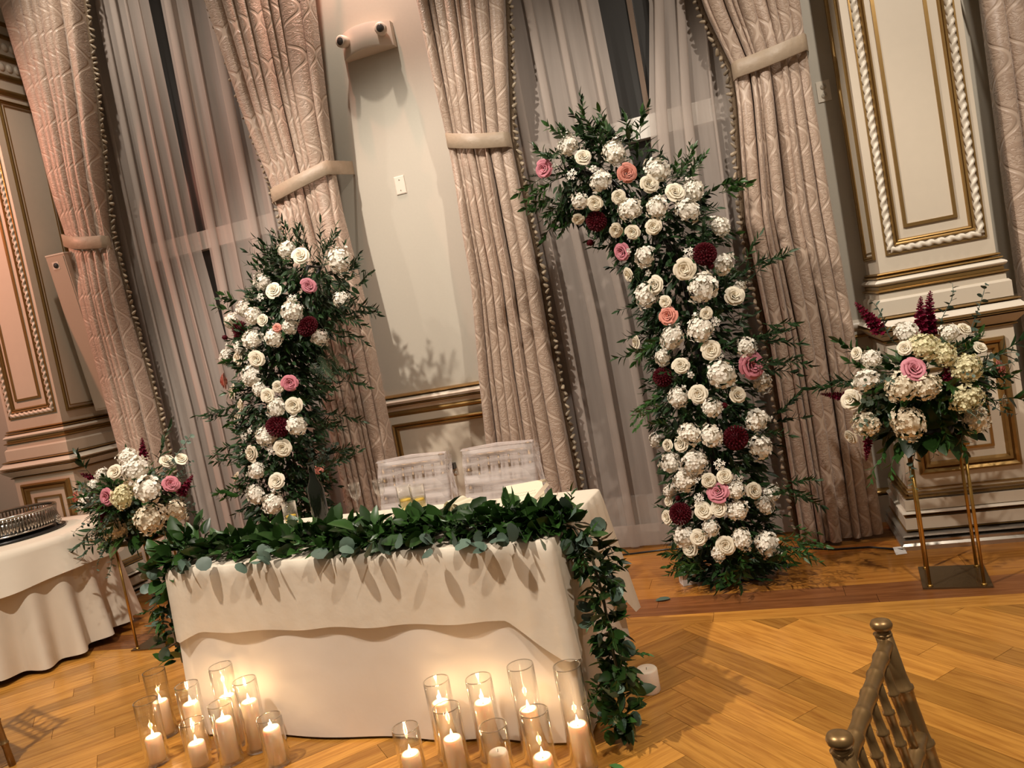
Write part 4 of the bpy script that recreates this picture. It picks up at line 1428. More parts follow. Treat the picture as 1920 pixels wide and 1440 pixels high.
def sprig_mesh(name, mat, n, L, lw, kind='ruscus', seed=1):
    """leafy twig growing along +Z, length L metres"""
    rr = random.Random(seed)
    mb = MB()
    bend = rr.uniform(-0.15, 0.15)
    spine = [Vector((bend * L * (i / 6) ** 2, 0.06 * L * math.sin(i), L * i / 6)) for i in range(7)]
    mb.tube(spine, [0.0022] * 6 + [0.001], 4)
    for i in range(n):
        t = 0.12 + 0.86 * i / (n - 1)
        k = min(5, int(t * 6))
        p = spine[k].lerp(spine[k + 1], t * 6 - k)
        a = (i % 2) * PI + rr.uniform(-0.5, 0.5) + (i // 2) * 0.8
        up_ = 0.75 + 0.8 * t
        d = Vector((math.cos(a), math.sin(a), up_)).normalized()
        s = (1.0 - 0.35 * t) * rr.uniform(0.85, 1.15)
        if kind == 'euca':
            round_leaf(mb, p, (math.cos(a), math.sin(a), 0.4), (rr.uniform(-.5, .5), rr.uniform(-.5, .5), 1), lw[0] * s, lw[1] * s)
        elif kind == 'fern':
            for sg in (-1, 1):
                leaf_shape(mb, p, (sg * 0.8, 0.15 * rr.uniform(-1, 1), 0.55), (0, 1, 0), lw[0] * s * (1.15 - 0.7 * t), lw[1], 0.1, 0.1)
        else:
            leaf_shape(mb, p, d, (-math.cos(a) * 0.7, -math.sin(a) * 0.7, 1), lw[0] * s, lw[1] * s, 0.3, rr.uniform(0.0, 0.3))
    if kind == 'ruscus':
        leaf_shape(mb, spine[-1], (bend, 0, 1), (0, 1, 0.2), lw[0] * .8, lw[1] * .7)
    return mb.mesh(name, mat)


ME = {}
ME['R'] = rose_mesh('rose', M['cream_fl'])
ME['P'] = rose_mesh('pink_rose', M['pink_fl'])
ME['Q'] = rose_mesh('salmon_rose', M['salmon_fl'])
ME['H'] = hydrangea_mesh('hydrangea', M['white_fl'], 1)
ME['H2'] = hydrangea_mesh('hydrangea', M['white_fl'], 7, 50, 4, 0.31)
ME['Y'] = hydrangea_mesh('yellow_hydrangea', M['yellow_fl'], 2, 90, 4, 0.22)
ME['C'] = hydrangea_mesh('champagne_hydrangea', M['tan_fl'], 3, 90, 4, 0.22)
ME['D'] = dahlia_mesh('dahlia', M['burg_fl'])
ME['S'] = star_mesh('stephanotis', M['white_fl'])
ME['b'] = berry_mesh('berry', M['burg_fl'])
ME_SNAP = snap_mesh('snapdragon', M['snap_fl'])
FL_NAME = {'R': 'rose', 'P': 'pink_rose', 'Q': 'salmon_rose', 'H': 'hydrangea', 'Y': 'yellow_hydrangea', 'C': 'champagne_hydrangea', 'D': 'dahlia', 'S': 'stephanotis', 'b': 'berry'}
SPR = [sprig_mesh('ruscus_sprig', M['leaf_dark'], 12, 0.22, (0.085, 0.024), seed=s) for s in (1, 2, 3)]
SPR_S = [sprig_mesh('leaf_sprig', M['leaf'], 9, 0.16, (0.085, 0.034), seed=s) for s in (4, 5)]
SPR_F = [sprig_mesh('fern_sprig', M['leaf_dark'], 24, 0.24, (0.050, 0.005), 'fern', seed=6)]
SPR_G = [sprig_mesh('fresh_sprig', M['leaf_fresh'], 9, 0.18, (0.064, 0.024), seed=7)]
SPR_E = [sprig_mesh('eucalyptus_sprig', M['euca'], 12, 0.26, (0.044, 0.038), 'euca', seed=s) for s in (8, 9)]


BIG = []
for w_ in (0.052, 0.060):
    _b = MB()
    leaf_shape(_b, (0, 0, 0), (0, 0, 1), (0, 1, 0), 0.09, w_, 0.2, 0.2)
    BIG.append(_b.mesh('leaf', M['leaf']))


def place_flowers(root, lst, rs):
    for i, (k, x, y, z, r, nx, ny, nz) in enumerate(lst):
        me = ME[k]
        if k == 'H' and i % 2:
            me = ME['H2']
        sc = r * (1.0 if k in 'HYCSb' else 1.05)
        tilt = Vector((nx + rs.uniform(-.25, .25), ny, nz + rs.uniform(-.2, .2)))
        inst(FL_NAME[k], me, root, (x, y, z), facing(tilt, rs.uniform(0, 6.28)), (sc * rs.uniform(.88, 1.14), sc * rs.uniform(.9, 1.08), sc * (0.95 if k != 'S' else 0.8)))


# ================================================================== FLOWER ARCHES
def along(line, t):
    n = len(line) - 1
    k = min(n - 1, int(t * n))
    f = t * n - k
    a, b = Vector(line[k]), Vector(line[k + 1])
    return a.lerp(b, f), (b - a).normalized()


def flower_arch(label, line, flowers, R, seed, nspr, tips, skip=0.0, flat=0.8):
    rs = random.Random(seed)
    base = line[0]
    root = thing('flower_arch', (base[0], base[1], 0), label, 'flower arch', 'pair of broken arch flower installations')
    # metal frame
    pts = [Vector((base[0], base[1], 0.012))] + [Vector(p) for p in line]
    mb = MB()
    for dy in (-0.07, 0.07):
        mb.tube([p + Vector((0, dy, 0)) for p in pts], 0.012, 8)
    for i in range(1, len(pts)):
        mb.tube([pts[i] + Vector((0, -0.07, 0)), pts[i] + Vector((0, 0.07, 0))], 0.008, 6)
    mb.build('frame', M['black'], root)
    mb = MB()
    mb.box((base[0], base[1] + 0.04, 0.006), (0.30, 0.24, 0.012))
    mb.build('base_plate', M['black'], root, False)
    place_flowers(root, flowers, rs)
    # dense inner leaves
    mb = MB()
    for i in range(4600):
        t = rs.random()
        p, tg = along(line, t)
        s1 = tg.cross(Vector((0, 1, 0))).normalized()
        a = rs.uniform(0, 2 * PI)
        rr = R * math.sqrt(rs.random()) * 0.95
        d = (s1 * math.cos(a) + Vector((0, -1, 0)) * math.sin(a) * flat)
        q = p + d * rr
        if q.z < 0.02:
            q.z = 0.03 + rs.random() * 0.05
        dr = (d + tg * rs.uniform(-.8, .5) + Vector((rs.uniform(-.7, .7), rs.uniform(-.6, .3), rs.uniform(-.9, .5)))).normalized()
        if q.z + dr.z * 0.09 < 0.01:
            dr.z = abs(dr.z) * 0.3
        leaf_shape(mb, q, dr, (rs.uniform(-1, 1), rs.uniform(-1, 0), 1), rs.uniform(.05, .085), rs.uniform(.018, .03))
    tag(mb.build('foliage', M['leaf_stuff'], root), kind='stuff')
    # sprigs that stand out of the mass
    for i in range(nspr):
        t = rs.random()
        p, tg = along(line, t)
        s1 = tg.cross(Vector((0, 1, 0))).normalized()
        a = rs.uniform(-0.35, PI + 0.35)
        d = (s1 * math.cos(a) + Vector((0, -1, 0)) * math.sin(a) * flat)
        q = p + d * R * rs.uniform(0.40, 0.78)
        dr = d + tg * rs.uniform(-.5, .6) + Vector((0, 0, rs.uniform(-.7, .3)))
        if t > 0.9:
            dr += tg * 0.8
        q.z = max(q.z, 0.04)
        if q.z + dr.normalized().z * 0.25 < 0.02:
            dr.z = 0.05
        u = rs.random()
        me = rs.choice(SPR if u < .58 else SPR_S if u < .84 else SPR_F if u < .94 else SPR_G)
        inst(me.name.split('.')[0], me, root, q, facing(dr, rs.uniform(0, 6)), rs.uniform(.52, .85))
    for x, y, z, dx, dy, dz, s, kind in tips:
        me = {'r': SPR, 's': SPR_S, 'e': SPR_E, 'g': SPR_G, 'f': SPR_F}[kind]
        me = me[len(root.children) % len(me)]
        inst(me.name.split('.')[0], me, root, (x, y, z), facing((dx, dy, dz), rs.uniform(0, 6)), s)
    return root


TIPS_R = []
rs_ = random.Random(77)
for (x, z, dx, dz, n, k) in ((-0.60, 2.36, -0.2, 1, 7, 's'), (-0.45, 2.30, 0.3, 1, 6, 's'), (-0.85, 2.22, -1, -0.3, 6, 's'), (-0.82, 2.10, -0.7, -0.7, 6, 's'), (-0.75, 2.35, -0.7, 0.6, 4, 's'),
                             (-0.22, 2.12, 0.7, 0.7, 5, 's'), (-0.15, 2.12, 0.5, 0.9, 2, 'g'), (-0.10, 1.98, 1, 0.2, 4, 's'), (0.0, 1.60, 0.9, 0.5, 5, 'r'), (0.02, 1.28, 1, -0.1, 6, 'r'), (0.0, 1.15, 1, -0.2, 5, 'r'),
                             (-0.02, 0.80, 1, 0.1, 5, 'r'), (0.0, 0.52, 1, -0.1, 6, 'r'), (0.0, 0.25, 0.9, -0.3, 8, 'g'), (-0.50, 1.32, -0.9, -0.2, 4, 's'), (-0.52, 1.02, -1, -0.5, 7, 'g'), (-0.25, 0.20, 0.1, -0.2, 8, 's'),
                             (-0.45, 0.15, -0.8, -0.1, 6, 's'), (-0.10, 0.16, 0.8, 0.0, 6, 's')):
    for j in range(n):
        TIPS_R.append((x + rs_.uniform(-.07, .07), 4.02 + rs_.uniform(-.16, .12), z + rs_.uniform(-.06, .06), dx + rs_.uniform(-.4, .4), rs_.uniform(-.7, .1), dz + rs_.uniform(-.3, .3), rs_.uniform(.60, .86), k))
flower_arch('taller flower arch that curves over toward the table, full of white roses', ARCH_R_LINE, ARCH_R_FLOWERS, 0.27, 21, 190, TIPS_R)
TIPS_L = []
for (x, z, dx, dz, n, k) in ((-2.45, 2.16, -0.1, 1, 9, 'r'), (-2.60, 2.12, -0.6, 0.9, 6, 'r'), (-2.30, 2.10, 0.6, 0.7, 7, 'r'), (-2.20, 1.98, 1, 0.2, 7, 'r'), (-2.20, 1.85, 1, -0.2, 6, 'r'), (-2.25, 1.70, 1, -0.5, 6, 'r'),
                             (-2.40, 1.60, 0.8, -0.8, 7, 'f'), (-2.95, 1.98, -0.9, 0.5, 3, 's'), (-2.42, 1.45, 1, -0.3, 8, 'r'), (-2.50, 1.20, 1, -0.1, 8, 'r'), (-2.55, 0.95, 1, 0.1, 8, 'r'), (-3.12, 1.35, -1, -0.1, 5, 'r'),
                             (-3.15, 1.10, -1, -0.2, 4, 'r'), (-3.15, 0.85, -1, 0.0, 5, 's'), (-2.62, 0.95, 0.6, 0.5, 4, 'e')):
    for j in range(n):
        TIPS_L.append((x + rs_.uniform(-.07, .07), 4.05 + rs_.uniform(-.16, .12), z + rs_.uniform(-.06, .06), dx + rs_.uniform(-.4, .4), rs_.uniform(-.6, .1), dz + rs_.uniform(-.3, .3), rs_.uniform(.60, .86), k))
LINE_L = [(-2.95, 4.15, 0.02)] + ARCH_L_LINE
flower_arch('shorter flower arch with roses down one side, standing behind the table', LINE_L, ARCH_L_FLOWERS, 0.28, 33, 190, TIPS_L)


# ================================================================== PEDESTAL BOUQUETS
def gold_stand(label, cx, cy, top, rz):
    root = thing('flower_stand', (cx, cy, 0), label, 'flower stand', 'gold flower stands')
    ca, sa = math.cos(rz), math.sin(rz)

    def W(x, y, z):
        return (cx + x * ca - y * sa, cy + x * sa + y * ca, z)
    mb = MB()
    p = [W(x, y, 0)[:2] for x, y in ((-.14, -.14), (.14, -.14), (.14, .14), (-.14, .14))]
    mb.prism(p, 0.0, 0.008)
    mb.build('base_plate', M['standbase'], root, False)
    mb = MB()
    p = [W(x, y, 0)[:2] for x, y in ((-.13, -.13), (.13, -.13), (.13, .13), (-.13, .13))]
    mb.prism(p, top - 0.008, top)
    mb.build('top_plate', M['standgold'], root, False)
    for sx in (-1, 1):
        for sy in (-1, 1):
            mb = MB()
            mb.tube([W(sx * .108, sy * .118, 0.008), W(sx * .108, sy * .118, top - 0.008)], 0.0075, 10)
            lg = mb.build('leg', M['standgold'], root)
            mb = MB()
            mb.tube([W(sx * .108, sy * .118, 0.008), W(sx * .108, sy * .118, 0.016)], [0.014, 0.010], 10)
            mb.build('foot_collar', M['standgold'], lg)
    return root


def bouquet(label, c, top, flowers, snaps, seed, trailing):
    rs = random.Random(seed)
    root = thing('bouquet', (c[0], c[1], top), label, 'flower arrangement', 'pedestal flower arrangements')
    mb = MB()
    mb.lathe([(0.02, 0.0), (0.085, 0.0), (0.105, 0.03), (0.115, 0.075), (0.10, 0.078), (0.02, 0.07)], (c[0], c[1], top), 24)
    mb.build('bowl', M['black'], root)
    mb = MB()
    mb.lathe([(0.02, 0.06), (0.12, 0.075), (0.17, 0.13), (0.17, 0.20), (0.10, 0.28), (0.02, 0.30)], (c[0], c[1], top), 16)
    mb.build('floral_foam', M['leaf_stuff'], root)
    place_flowers(root, flowers, rs)
    for x0, y0, z0, x1, y1, z1 in snaps:
        a, b = Vector((x0, y0, z0)), Vector((x1, y1, z1))
        d = (b - a)
        inst('snapdragon', ME_SNAP, root, a - d * 0.15, facing(d), (d.length * 1.5,) * 2 + (d.length * 1.15,))
    ctr = Vector(c)
    mb = MB()
    for i in range(520):
        d = Vector((rs.gauss(0, 1), rs.gauss(0, 1), rs.gauss(0, .8))).normalized()
        q = ctr + Vector((d.x * 0.26, d.y * 0.24, d.z * 0.17)) * rs.uniform(0.55, 1.0)
        if q.z < top - 0.02 and math.hypot(q.x - c[0], q.y - c[1]) < 0.2:
            q.z = top + 0.03
        dr = d + Vector((rs.uniform(-.6, .6), rs.uniform(-.6, .6), rs.uniform(-.6, .3)))
        leaf_shape(mb, q, dr, (0, 0, 1), rs.uniform(.06, .10), rs.uniform(.028, .045))
    tag(mb.build('foliage', M['garland_stuff'], root), kind='stuff')
    for i in range(60):
        d = Vector((rs.gauss(0, 1), rs.gauss(-.25, 1), rs.gauss(-.05, .75))).normalized()
        q = ctr + Vector((d.x * 0.24, d.y * 0.22, d.z * 0.15))
        u = rs.random()
        me = rs.choice(SPR_E if u < .38 else SPR_S if u < .8 else SPR)
        dr = d + Vector((0, 0, rs.uniform(-.5, .4)))
        inst(me.name.split('.')[0], me, root, q, facing(dr, rs.uniform(0, 6)), rs.uniform(.55, .85))
    for i in range(26):
        a = 2 * PI * i / 26 + rs.uniform(-.1, .1)
        q = (c[0] + 0.14 * math.cos(a), c[1] + 0.14 * math.sin(a), top + rs.uniform(0.03, 0.10))
        inst('leaf', rs.choice(BIG), root, q, facing((math.cos(a), math.sin(a), rs.uniform(-1.0, -.1)), rs.uniform(-.5, .5)), rs.uniform(1.2, 1.7))
    for x, y, z, dx, dy, dz, s, k in trailing:
        me = {'r': SPR, 's': SPR_S, 'e': SPR_E, 'g': SPR_G}[k][0]
        inst(me.name.split('.')[0], me, root, (x, y, z), facing((dx, dy, dz), rs.uniform(0, 6)), s)
    return root


ST_R = (0.715, 3.915)
ST_L = (-3.76, 3.78)
gold_stand('gold four legged stand on the floor in front of the gilded pilaster', ST_R[0], ST_R[1], 0.66, -0.12)
gold_stand('gold four legged stand between the cake table and the garlanded table', ST_L[0], ST_L[1], 0.66, 0.05)
tr1 = [(0.46, 3.85, 0.98, -1, -0.1, 0.12, 1.0, 'r'), (0.40, 3.85, 0.99, -1, -0.1, 0.08, 1.0, 'r'), (0.98, 3.85, 1.02, 1, -0.1, 0.35, 1.0, 'r'), (1.0, 3.85, 0.82, 1, -0.1, -0.25, 1.0, 's'),
       (0.55, 3.80, 0.72, -0.3, -0.3, -1, 1.0, 'g'), (0.50, 3.80, 0.70, -0.5, -0.2, -0.9, 1.0, 'g'), (0.60, 3.78, 0.72, -0.1, -0.2, -1, 0.9, 'e'), (0.90, 3.85, 1.12, 0.5, 0, 0.9, 0.9, 'e'), (0.80, 3.85, 1.14, 0.3, 0, 1, 0.9, 'e'),
       (0.62, 3.85, 1.12, -0.4, 0, 0.9, 0.9, 'e'), (0.48, 3.85, 1.08, -0.7, 0, 0.8, 0.9, 's'), (0.78, 3.72, 0.76, 0.1, -0.5, -1, 0.8, 's')]
tr2 = [(-4.02, 3.70, 0.78, -1, -0.2, -0.55, 1.0, 'r'), (-3.95, 3.70, 0.76, -0.9, -0.2, -0.8, 1.0, 'r'), (-3.50, 3.75, 1.12, 0.5, 0, 0.9, 1.0, 'r'), (-3.42, 3.75, 1.08, 0.8, 0, 0.8, 1.0, 'e'), (-4.0, 3.72, 1.12, -0.6, 0, 0.9, 0.9, 's'),
       (-3.55, 3.70, 0.80, 0.5, -0.3, -0.9, 0.9, 'e'), (-3.80, 3.62, 0.72, -0.1, -0.4, -1, 0.9, 'e'), (-3.85, 3.62, 0.74, -0.3, -0.4, -1, 0.8, 'e'), (-3.60, 3.62, 0.78, 0.3, -0.4, -1, 0.8, 's')]
bouquet('large bouquet of yellow and white hydrangea with burgundy spikes by the gilded pilaster', (ST_R[0] - 0.02, ST_R[1], 0.93), 0.66, BOUQUET_R, SNAPS_R, 5, tr1)
bouquet('bouquet of cream hydrangea and pink roses beside the cake table', (ST_L[0], ST_L[1], 0.93), 0.66, BOUQUET_L, SNAPS_L, 8, tr2)

# ================================================================== SWEETHEART TABLE
TR = math.radians(-3.6)
TCX, TCY, TZ = -1.640, 2.944, 0.760
HL, HD = 0.885, 0.352
tu = Vector((math.cos(TR), math.sin(TR), 0))
tv = Vector((-math.sin(TR), math.cos(TR), 0))


def TP(u, v, z):
    p = Vector((TCX, TCY, 0)) + tu * u + tv * v
    return (p.x, p.y, z)


tb = thing('banquet_table', (TCX, TCY, 0), 'folding banquet table hidden beneath the long white and ivory cloths', 'table')
mb = MB()
mb.prism([TP(*q, 0)[:2] for q in ((-HL, -HD), (HL, -HD), (HL, HD), (-HL, HD))], TZ - 0.03, TZ)
mb.build('tabletop', M['oakborder'], tb, False)
for su in (-1, 1):
    for sv in (-1, 1):
        mb = MB()
        mb.tube([TP(su * (HL - .16), sv * (HD - .09), 0), TP(su * (HL - .16), sv * (HD - .09), TZ - 0.03)], 0.014, 8)
        mb.build('leg', M['black'], tb)


def perimeter(hl, hd, rc, n=300):
    """points with outward normals around a rounded rectangle, starting front left, going along the front"""
    segs = []
    ls = [2 * (hl - rc), 2 * (hd - rc)]
    arc = PI / 2 * rc
    total = 2 * (ls[0] + ls[1]) + 4 * arc
    out = []
    for i in range(n):
        s = total * i / n
        side = 0
        while True:
            l = ls[side % 2]
            if s < l:
                kind = 'l'
                break
            s -= l
            if s < arc:
                kind = 'a'
                break
            s -= arc
            side += 1
        an0 = -PI / 2 + side * PI / 2
        nx, ny = math.cos(an0), math.sin(an0)
        tx, ty = -ny, nx
        cx = (hl - rc) * (1 if side in (0, 1) else -1)
        cy = (hd - rc) * (1 if side in (1, 2) else -1)
        if kind == 'l':
            ex = (-(hl - rc), (hl - rc), (hl - rc), -(hl - rc))[side]
            ey = (-(hd - rc), -(hd - rc), (hd - rc), (hd - rc))[side]
            out.append((ex + tx * s + nx * rc, ey + ty * s + ny * rc, nx, ny, side, s / l))
        else:
            a = an0 + s / rc
            out.append((cx + rc * math.cos(a), cy + rc * math.sin(a), math.cos(a), math.sin(a), side, 1.0 + s / arc))
    return out


def cloth(name, label, mat, z_top, hem, flare, lift, rc, rows_n, cat):
    pr = perimeter(HL + lift, HD + lift, rc)
    rings = [[TP(0, 0, z_top)] * len(pr)]
    for k in (0.35, 0.7, 0.97):
        rings.append([TP(x * k, y * k, z_top) for x, y, *_ in pr])
    rings.append([TP(x - nx * 0.008, y - ny * 0.008, z_top) for x, y, nx, ny, *_ in pr])
    rings.append([TP(x - nx * 0.002, y - ny * 0.002, z_top - 0.004) for x, y, nx, ny, *_ in pr])
    for i in range(1, rows_n + 1):
        t = i / rows_n
        ring = []
        for j, (x, y, nx, ny, sd, f) in enumerate(pr):
            zb = hem(sd, f, j / len(pr))
            z = lerp(z_top - 0.010, zb, t)
            d = flare(sd, f, j / len(pr), t)
            ring.append(TP(x + nx * d, y + ny * d, z))
        rings.append(ring)
    uv = []
    per = 2 * (2 * HL + 2 * HD)
    for ri, r in enumerate(rings):
        for j, p in enumerate(r):
            uv.append((j / len(pr) * per, p[2]) if ri > 5 else (p[0], p[1]))
    mb = MB()
    mb.grid(rings, True, uv=uv)
    o = mb.build(name, mat, None)
    tag(o, label, cat)
    return o


def fold(u, fr, ph):
    return math.sin(fr * u + ph + 0.7 * math.sin(fr * 0.37 * u + ph))


cloth('tablecloth', 'long white tablecloth that falls to the floor under the ivory overlay', M['cloth'], TZ + 0.002,
      lambda s, f, p: 0.012, lambda s, f, p, t: 0.002 + t * (0.004 + 0.010 * fold(p * 60, 1.0, 0.4) + (0.035 * math.exp(-((f - 1.5) / .5) ** 2) if f > 1 else 0) - (0.022 if s == 0 else 0.0)),
      0.006, 0.03, 16, 'tablecloth')


def o_hem(s, f, p):
    base = 0.480
    drops = {0: 0.14, 1: 0.20, 2: 0.12, 3: 0.035}         # corner at the end of each side
    z = base + 0.004 * math.sin(p * 90)
    pos = s + min(f, 1.0) * 0.999 + (0.0 if f <= 1 else 0.0)
    # distance along side to the two corners
    ln = 1.77 if s % 2 == 0 else 0.71
    if f <= 1:
        d1, d0 = (1 - f) * ln, f * ln
    else:
        d1, d0 = 0.0, ln
    z -= drops[s] * max(0, 1 - d1 / 0.20)
    z -= drops[(s + 3) % 4] * max(0, 1 - d0 / 0.11)
    if s == 1:
        z -= 0.07
    return z


def o_flare(s, f, p, t):
    c1 = math.exp(-((f - 1.5) / .45) ** 2) if f > 1 else 0
    ln = 1.77 if s % 2 == 0 else 0.71
    wob = 0.003 * t * fold(p * 95, 1.0, 1.3) + 0.005 * (1 - t) * math.sin(p * 330)
    near = 0.0
    if f <= 1:
        near = max(0, 1 - (1 - f) * ln / 0.14) * 0.018 + max(0, 1 - f * ln / 0.14) * 0.012
    out = 0.005 + wob + t * (near + (0.05 if s in (0, 1) else 0.012) * c1)
    if s == 1:
        out += t * 0.045 * min(1.0, f)
    return out


cloth('tablecloth_overlay', 'ivory damask overlay cloth with hanging corners beneath the leaf garland', M['overlay'], TZ + 0.006, o_hem, o_flare, 0.012, 0.03, 12, 'tablecloth')

# ================================================================== GARLAND
GT = TZ + 0.012
gpath = [(-2.665, 2.75, 0.30), (-2.675, 2.75, 0.44), (-2.67, 2.75, 0.58), (-2.64, 2.76, 0.71), (-2.54, 2.78, GT + 0.035), (-2.2, 2.78, GT + 0.028), (-1.9, 2.76, GT + 0.030), (-1.6, 2.74, GT + 0.030),
         (-1.3, 2.72, GT + 0.030), (-1.0, 2.70, GT + 0.030), (-0.82, 2.68, GT + 0.028), (-0.715, 2.66, 0.765), (-0.665, 2.64, 0.66), (-0.645, 2.62, 0.52), (-0.64, 2.60, 0.38), (-0.635, 2.59, 0.24), (-0.645, 2.57, 0.10), (-0.655, 2.55, 0.03)]
grad = [0.05, 0.055, 0.06, 0.08, 0.11, 0.125, 0.13, 0.135, 0.135, 0.13, 0.10, 0.060, 0.042, 0.040, 0.040, 0.040, 0.036, 0.03]
gar = thing('leaf_garland', (-1.62, 2.74, GT), 'lush green leaf garland along the table edge trailing to the floor', 'garland')
mb = MB()
mb.tube(gpath, 0.006, 6)
mb.build('stem', M['stem'], gar)


def gsample(t):
    n = len(gpath) - 1
    k = min(n - 1, int(t * n))
    f = t * n - k
    a, b = Vector(gpath[k]), Vector(gpath[k + 1])
    return a.lerp(b, f), (b - a).normalized(), lerp(grad[k], grad[k + 1], f)


salal = []
for sd in range(3):
    mb = MB()
    leaf_shape(mb, (0, 0, 0), (0, 0, 1), (0, 1, 0), 0.085, (0.056, 0.050, 0.042)[sd], (0.25, 0.4, 0.15)[sd], (0.15, 0.35, 0.05)[sd])
    salal.append(mb.mesh('leaf', M['leaf']))
eucs = []
for sd in range(2):
    mb = MB()
    round_leaf(mb, (0, 0, 0), (0, 0, 1), (0, 1, 0), (0.062, 0.052)[sd], (0.056, 0.044)[sd])
    eucs.append(mb.mesh('eucalyptus_leaf', M['euca']))
grs = random.Random(51)


def gplace(t, out, wide=1.0):
    p, tg, r = gsample(t)
    top = 0.25 < t < 0.63
    a = grs.uniform(0, 2 * PI)
    s1 = tg.cross(Vector((0, 0, 1)))
    s1 = s1.normalized() if s1.length > .2 else Vector((1, 0, 0))
    s2_ = s1.cross(tg).normalized()
    d = s1 * math.cos(a) + s2_ * math.sin(a)
    q = p + d * (r * out * wide)
    if top:
        q.z = GT + 0.004 + abs(q.z - GT) * 0.45
        d.z = abs(d.z) * 0.5 + 0.03
        # over the front edge leaves hang down
        if (Vector((q.x, q.y, 0)) - Vector((TCX, TCY, 0))).dot(tv) < -HD - 0.01:
            d.z -= 0.8
    dr = d + tg * grs.uniform(-.9, .9) + Vector((grs.uniform(-.3, .3), grs.uniform(-.4, .2), grs.uniform(-.2, .35)))
    if top:
        dr.z = min(dr.z, 0.55)
    return q, dr, top


mb = MB()
for i in range(1500):
    t = grs.random() if i % 3 == 0 else grs.uniform(0.2, 0.62)
    q, dr, top = gplace(t, grs.uniform(0.1, 0.85))
    leaf_shape(mb, q, dr, (grs.uniform(-1, 1), grs.uniform(-1, 1), 1), grs.uniform(.05, .085), grs.uniform(.025, .042), 0.3, grs.uniform(0, .4))
tag(mb.build('foliage', M['garland_stuff'], gar), kind='stuff')
for i in range(280):
    t = grs.uniform(0.17, 0.63) if i < 235 else grs.random()
    q, dr, top = gplace(t, grs.uniform(0.6, 1.0))
    inst('leaf', grs.choice(salal), gar, q, facing(dr, grs.uniform(0, 6.28)), grs.uniform(.9, 1.32))
for i in range(120):
    u = grs.random()
    if u < 0.45:
        t = grs.uniform(0.64, 0.95)
    elif u < 0.65:
        t = grs.uniform(0.02, 0.22)
    else:
        t = grs.uniform(0.24, 0.64)
    q, dr, top = gplace(t, grs.uniform(0.75, 1.08))
    if top:
        # silver leaves gather along the front lip
        q = q - tv * 0.0
        v = (Vector((q.x, q.y, 0)) - Vector((TCX, TCY, 0))).dot(tv)
        q -= tv * (v + HD + grs.uniform(-0.03, 0.05))
        q.z = GT + grs.uniform(0.0, 0.05)
        dr = Vector((grs.uniform(-1, 1), -1.0, grs.uniform(-.5, .2)))
    inst('eucalyptus_leaf', grs.choice(eucs), gar, q, facing(dr, grs.uniform(0, 6.28)), grs.uniform(.85, 1.3))
for i in range(70):
    u = grs.random()
    t = grs.uniform(0.66, 1.0) if u < .5 else grs.uniform(0.0, 0.26) if u < .75 else grs.uniform(0.26, 0.66)
    q, dr, top = gplace(t, grs.uniform(0.2, 0.7))
    if not top:
        dr += Vector((0, 0, -0.8))
        if q.z < 0.22:
            dr.z = abs(dr.z) * 0.2 + 0.12
    me = grs.choice(SPR_G if grs.random() < .45 else SPR_S)
    inst(me.name.split('.')[0], me, gar, q, facing(dr, grs.uniform(0, 6)), grs.uniform(.45, .7))


# ================================================================== CANDLES IN GLASS CYLINDERS
CLAB = {
    'L1': ('tall', 'behind, at the garland tail by the cake table'), 'L2': ('tall', 'second in the back row toward the cake table'),
    'L3': ('tallest', 'in the back row toward the cake table'), 'L4': ('tall', 'at the inner end of the back row'),
    'L5': ('medium', 'first in the front row toward the cake table'), 'L6': ('short', 'holding a stubby candle toward the cake table'),
    'L7': ('medium', 'holding a fat high candle toward the cake table'), 'L8': ('short', 'at the inner end of the front row'),
    'R1': ('tall', 'behind, nearest the middle of the table'), 'R2': ('tall', 'second behind, against the glowing cloth'),
    'R3': ('tallest', 'against the corner fold of the cloth'), 'R4': ('tallest', 'beside the garland hanging to the floor'),
    'R5': ('medium', 'in front, nearest the table middle'), 'R6': ('short', 'set apart toward the table middle'),
    'R7': ('short', 'around the only unlit candle'), 'R8': ('medium', 'in front, nearest the hanging garland')}


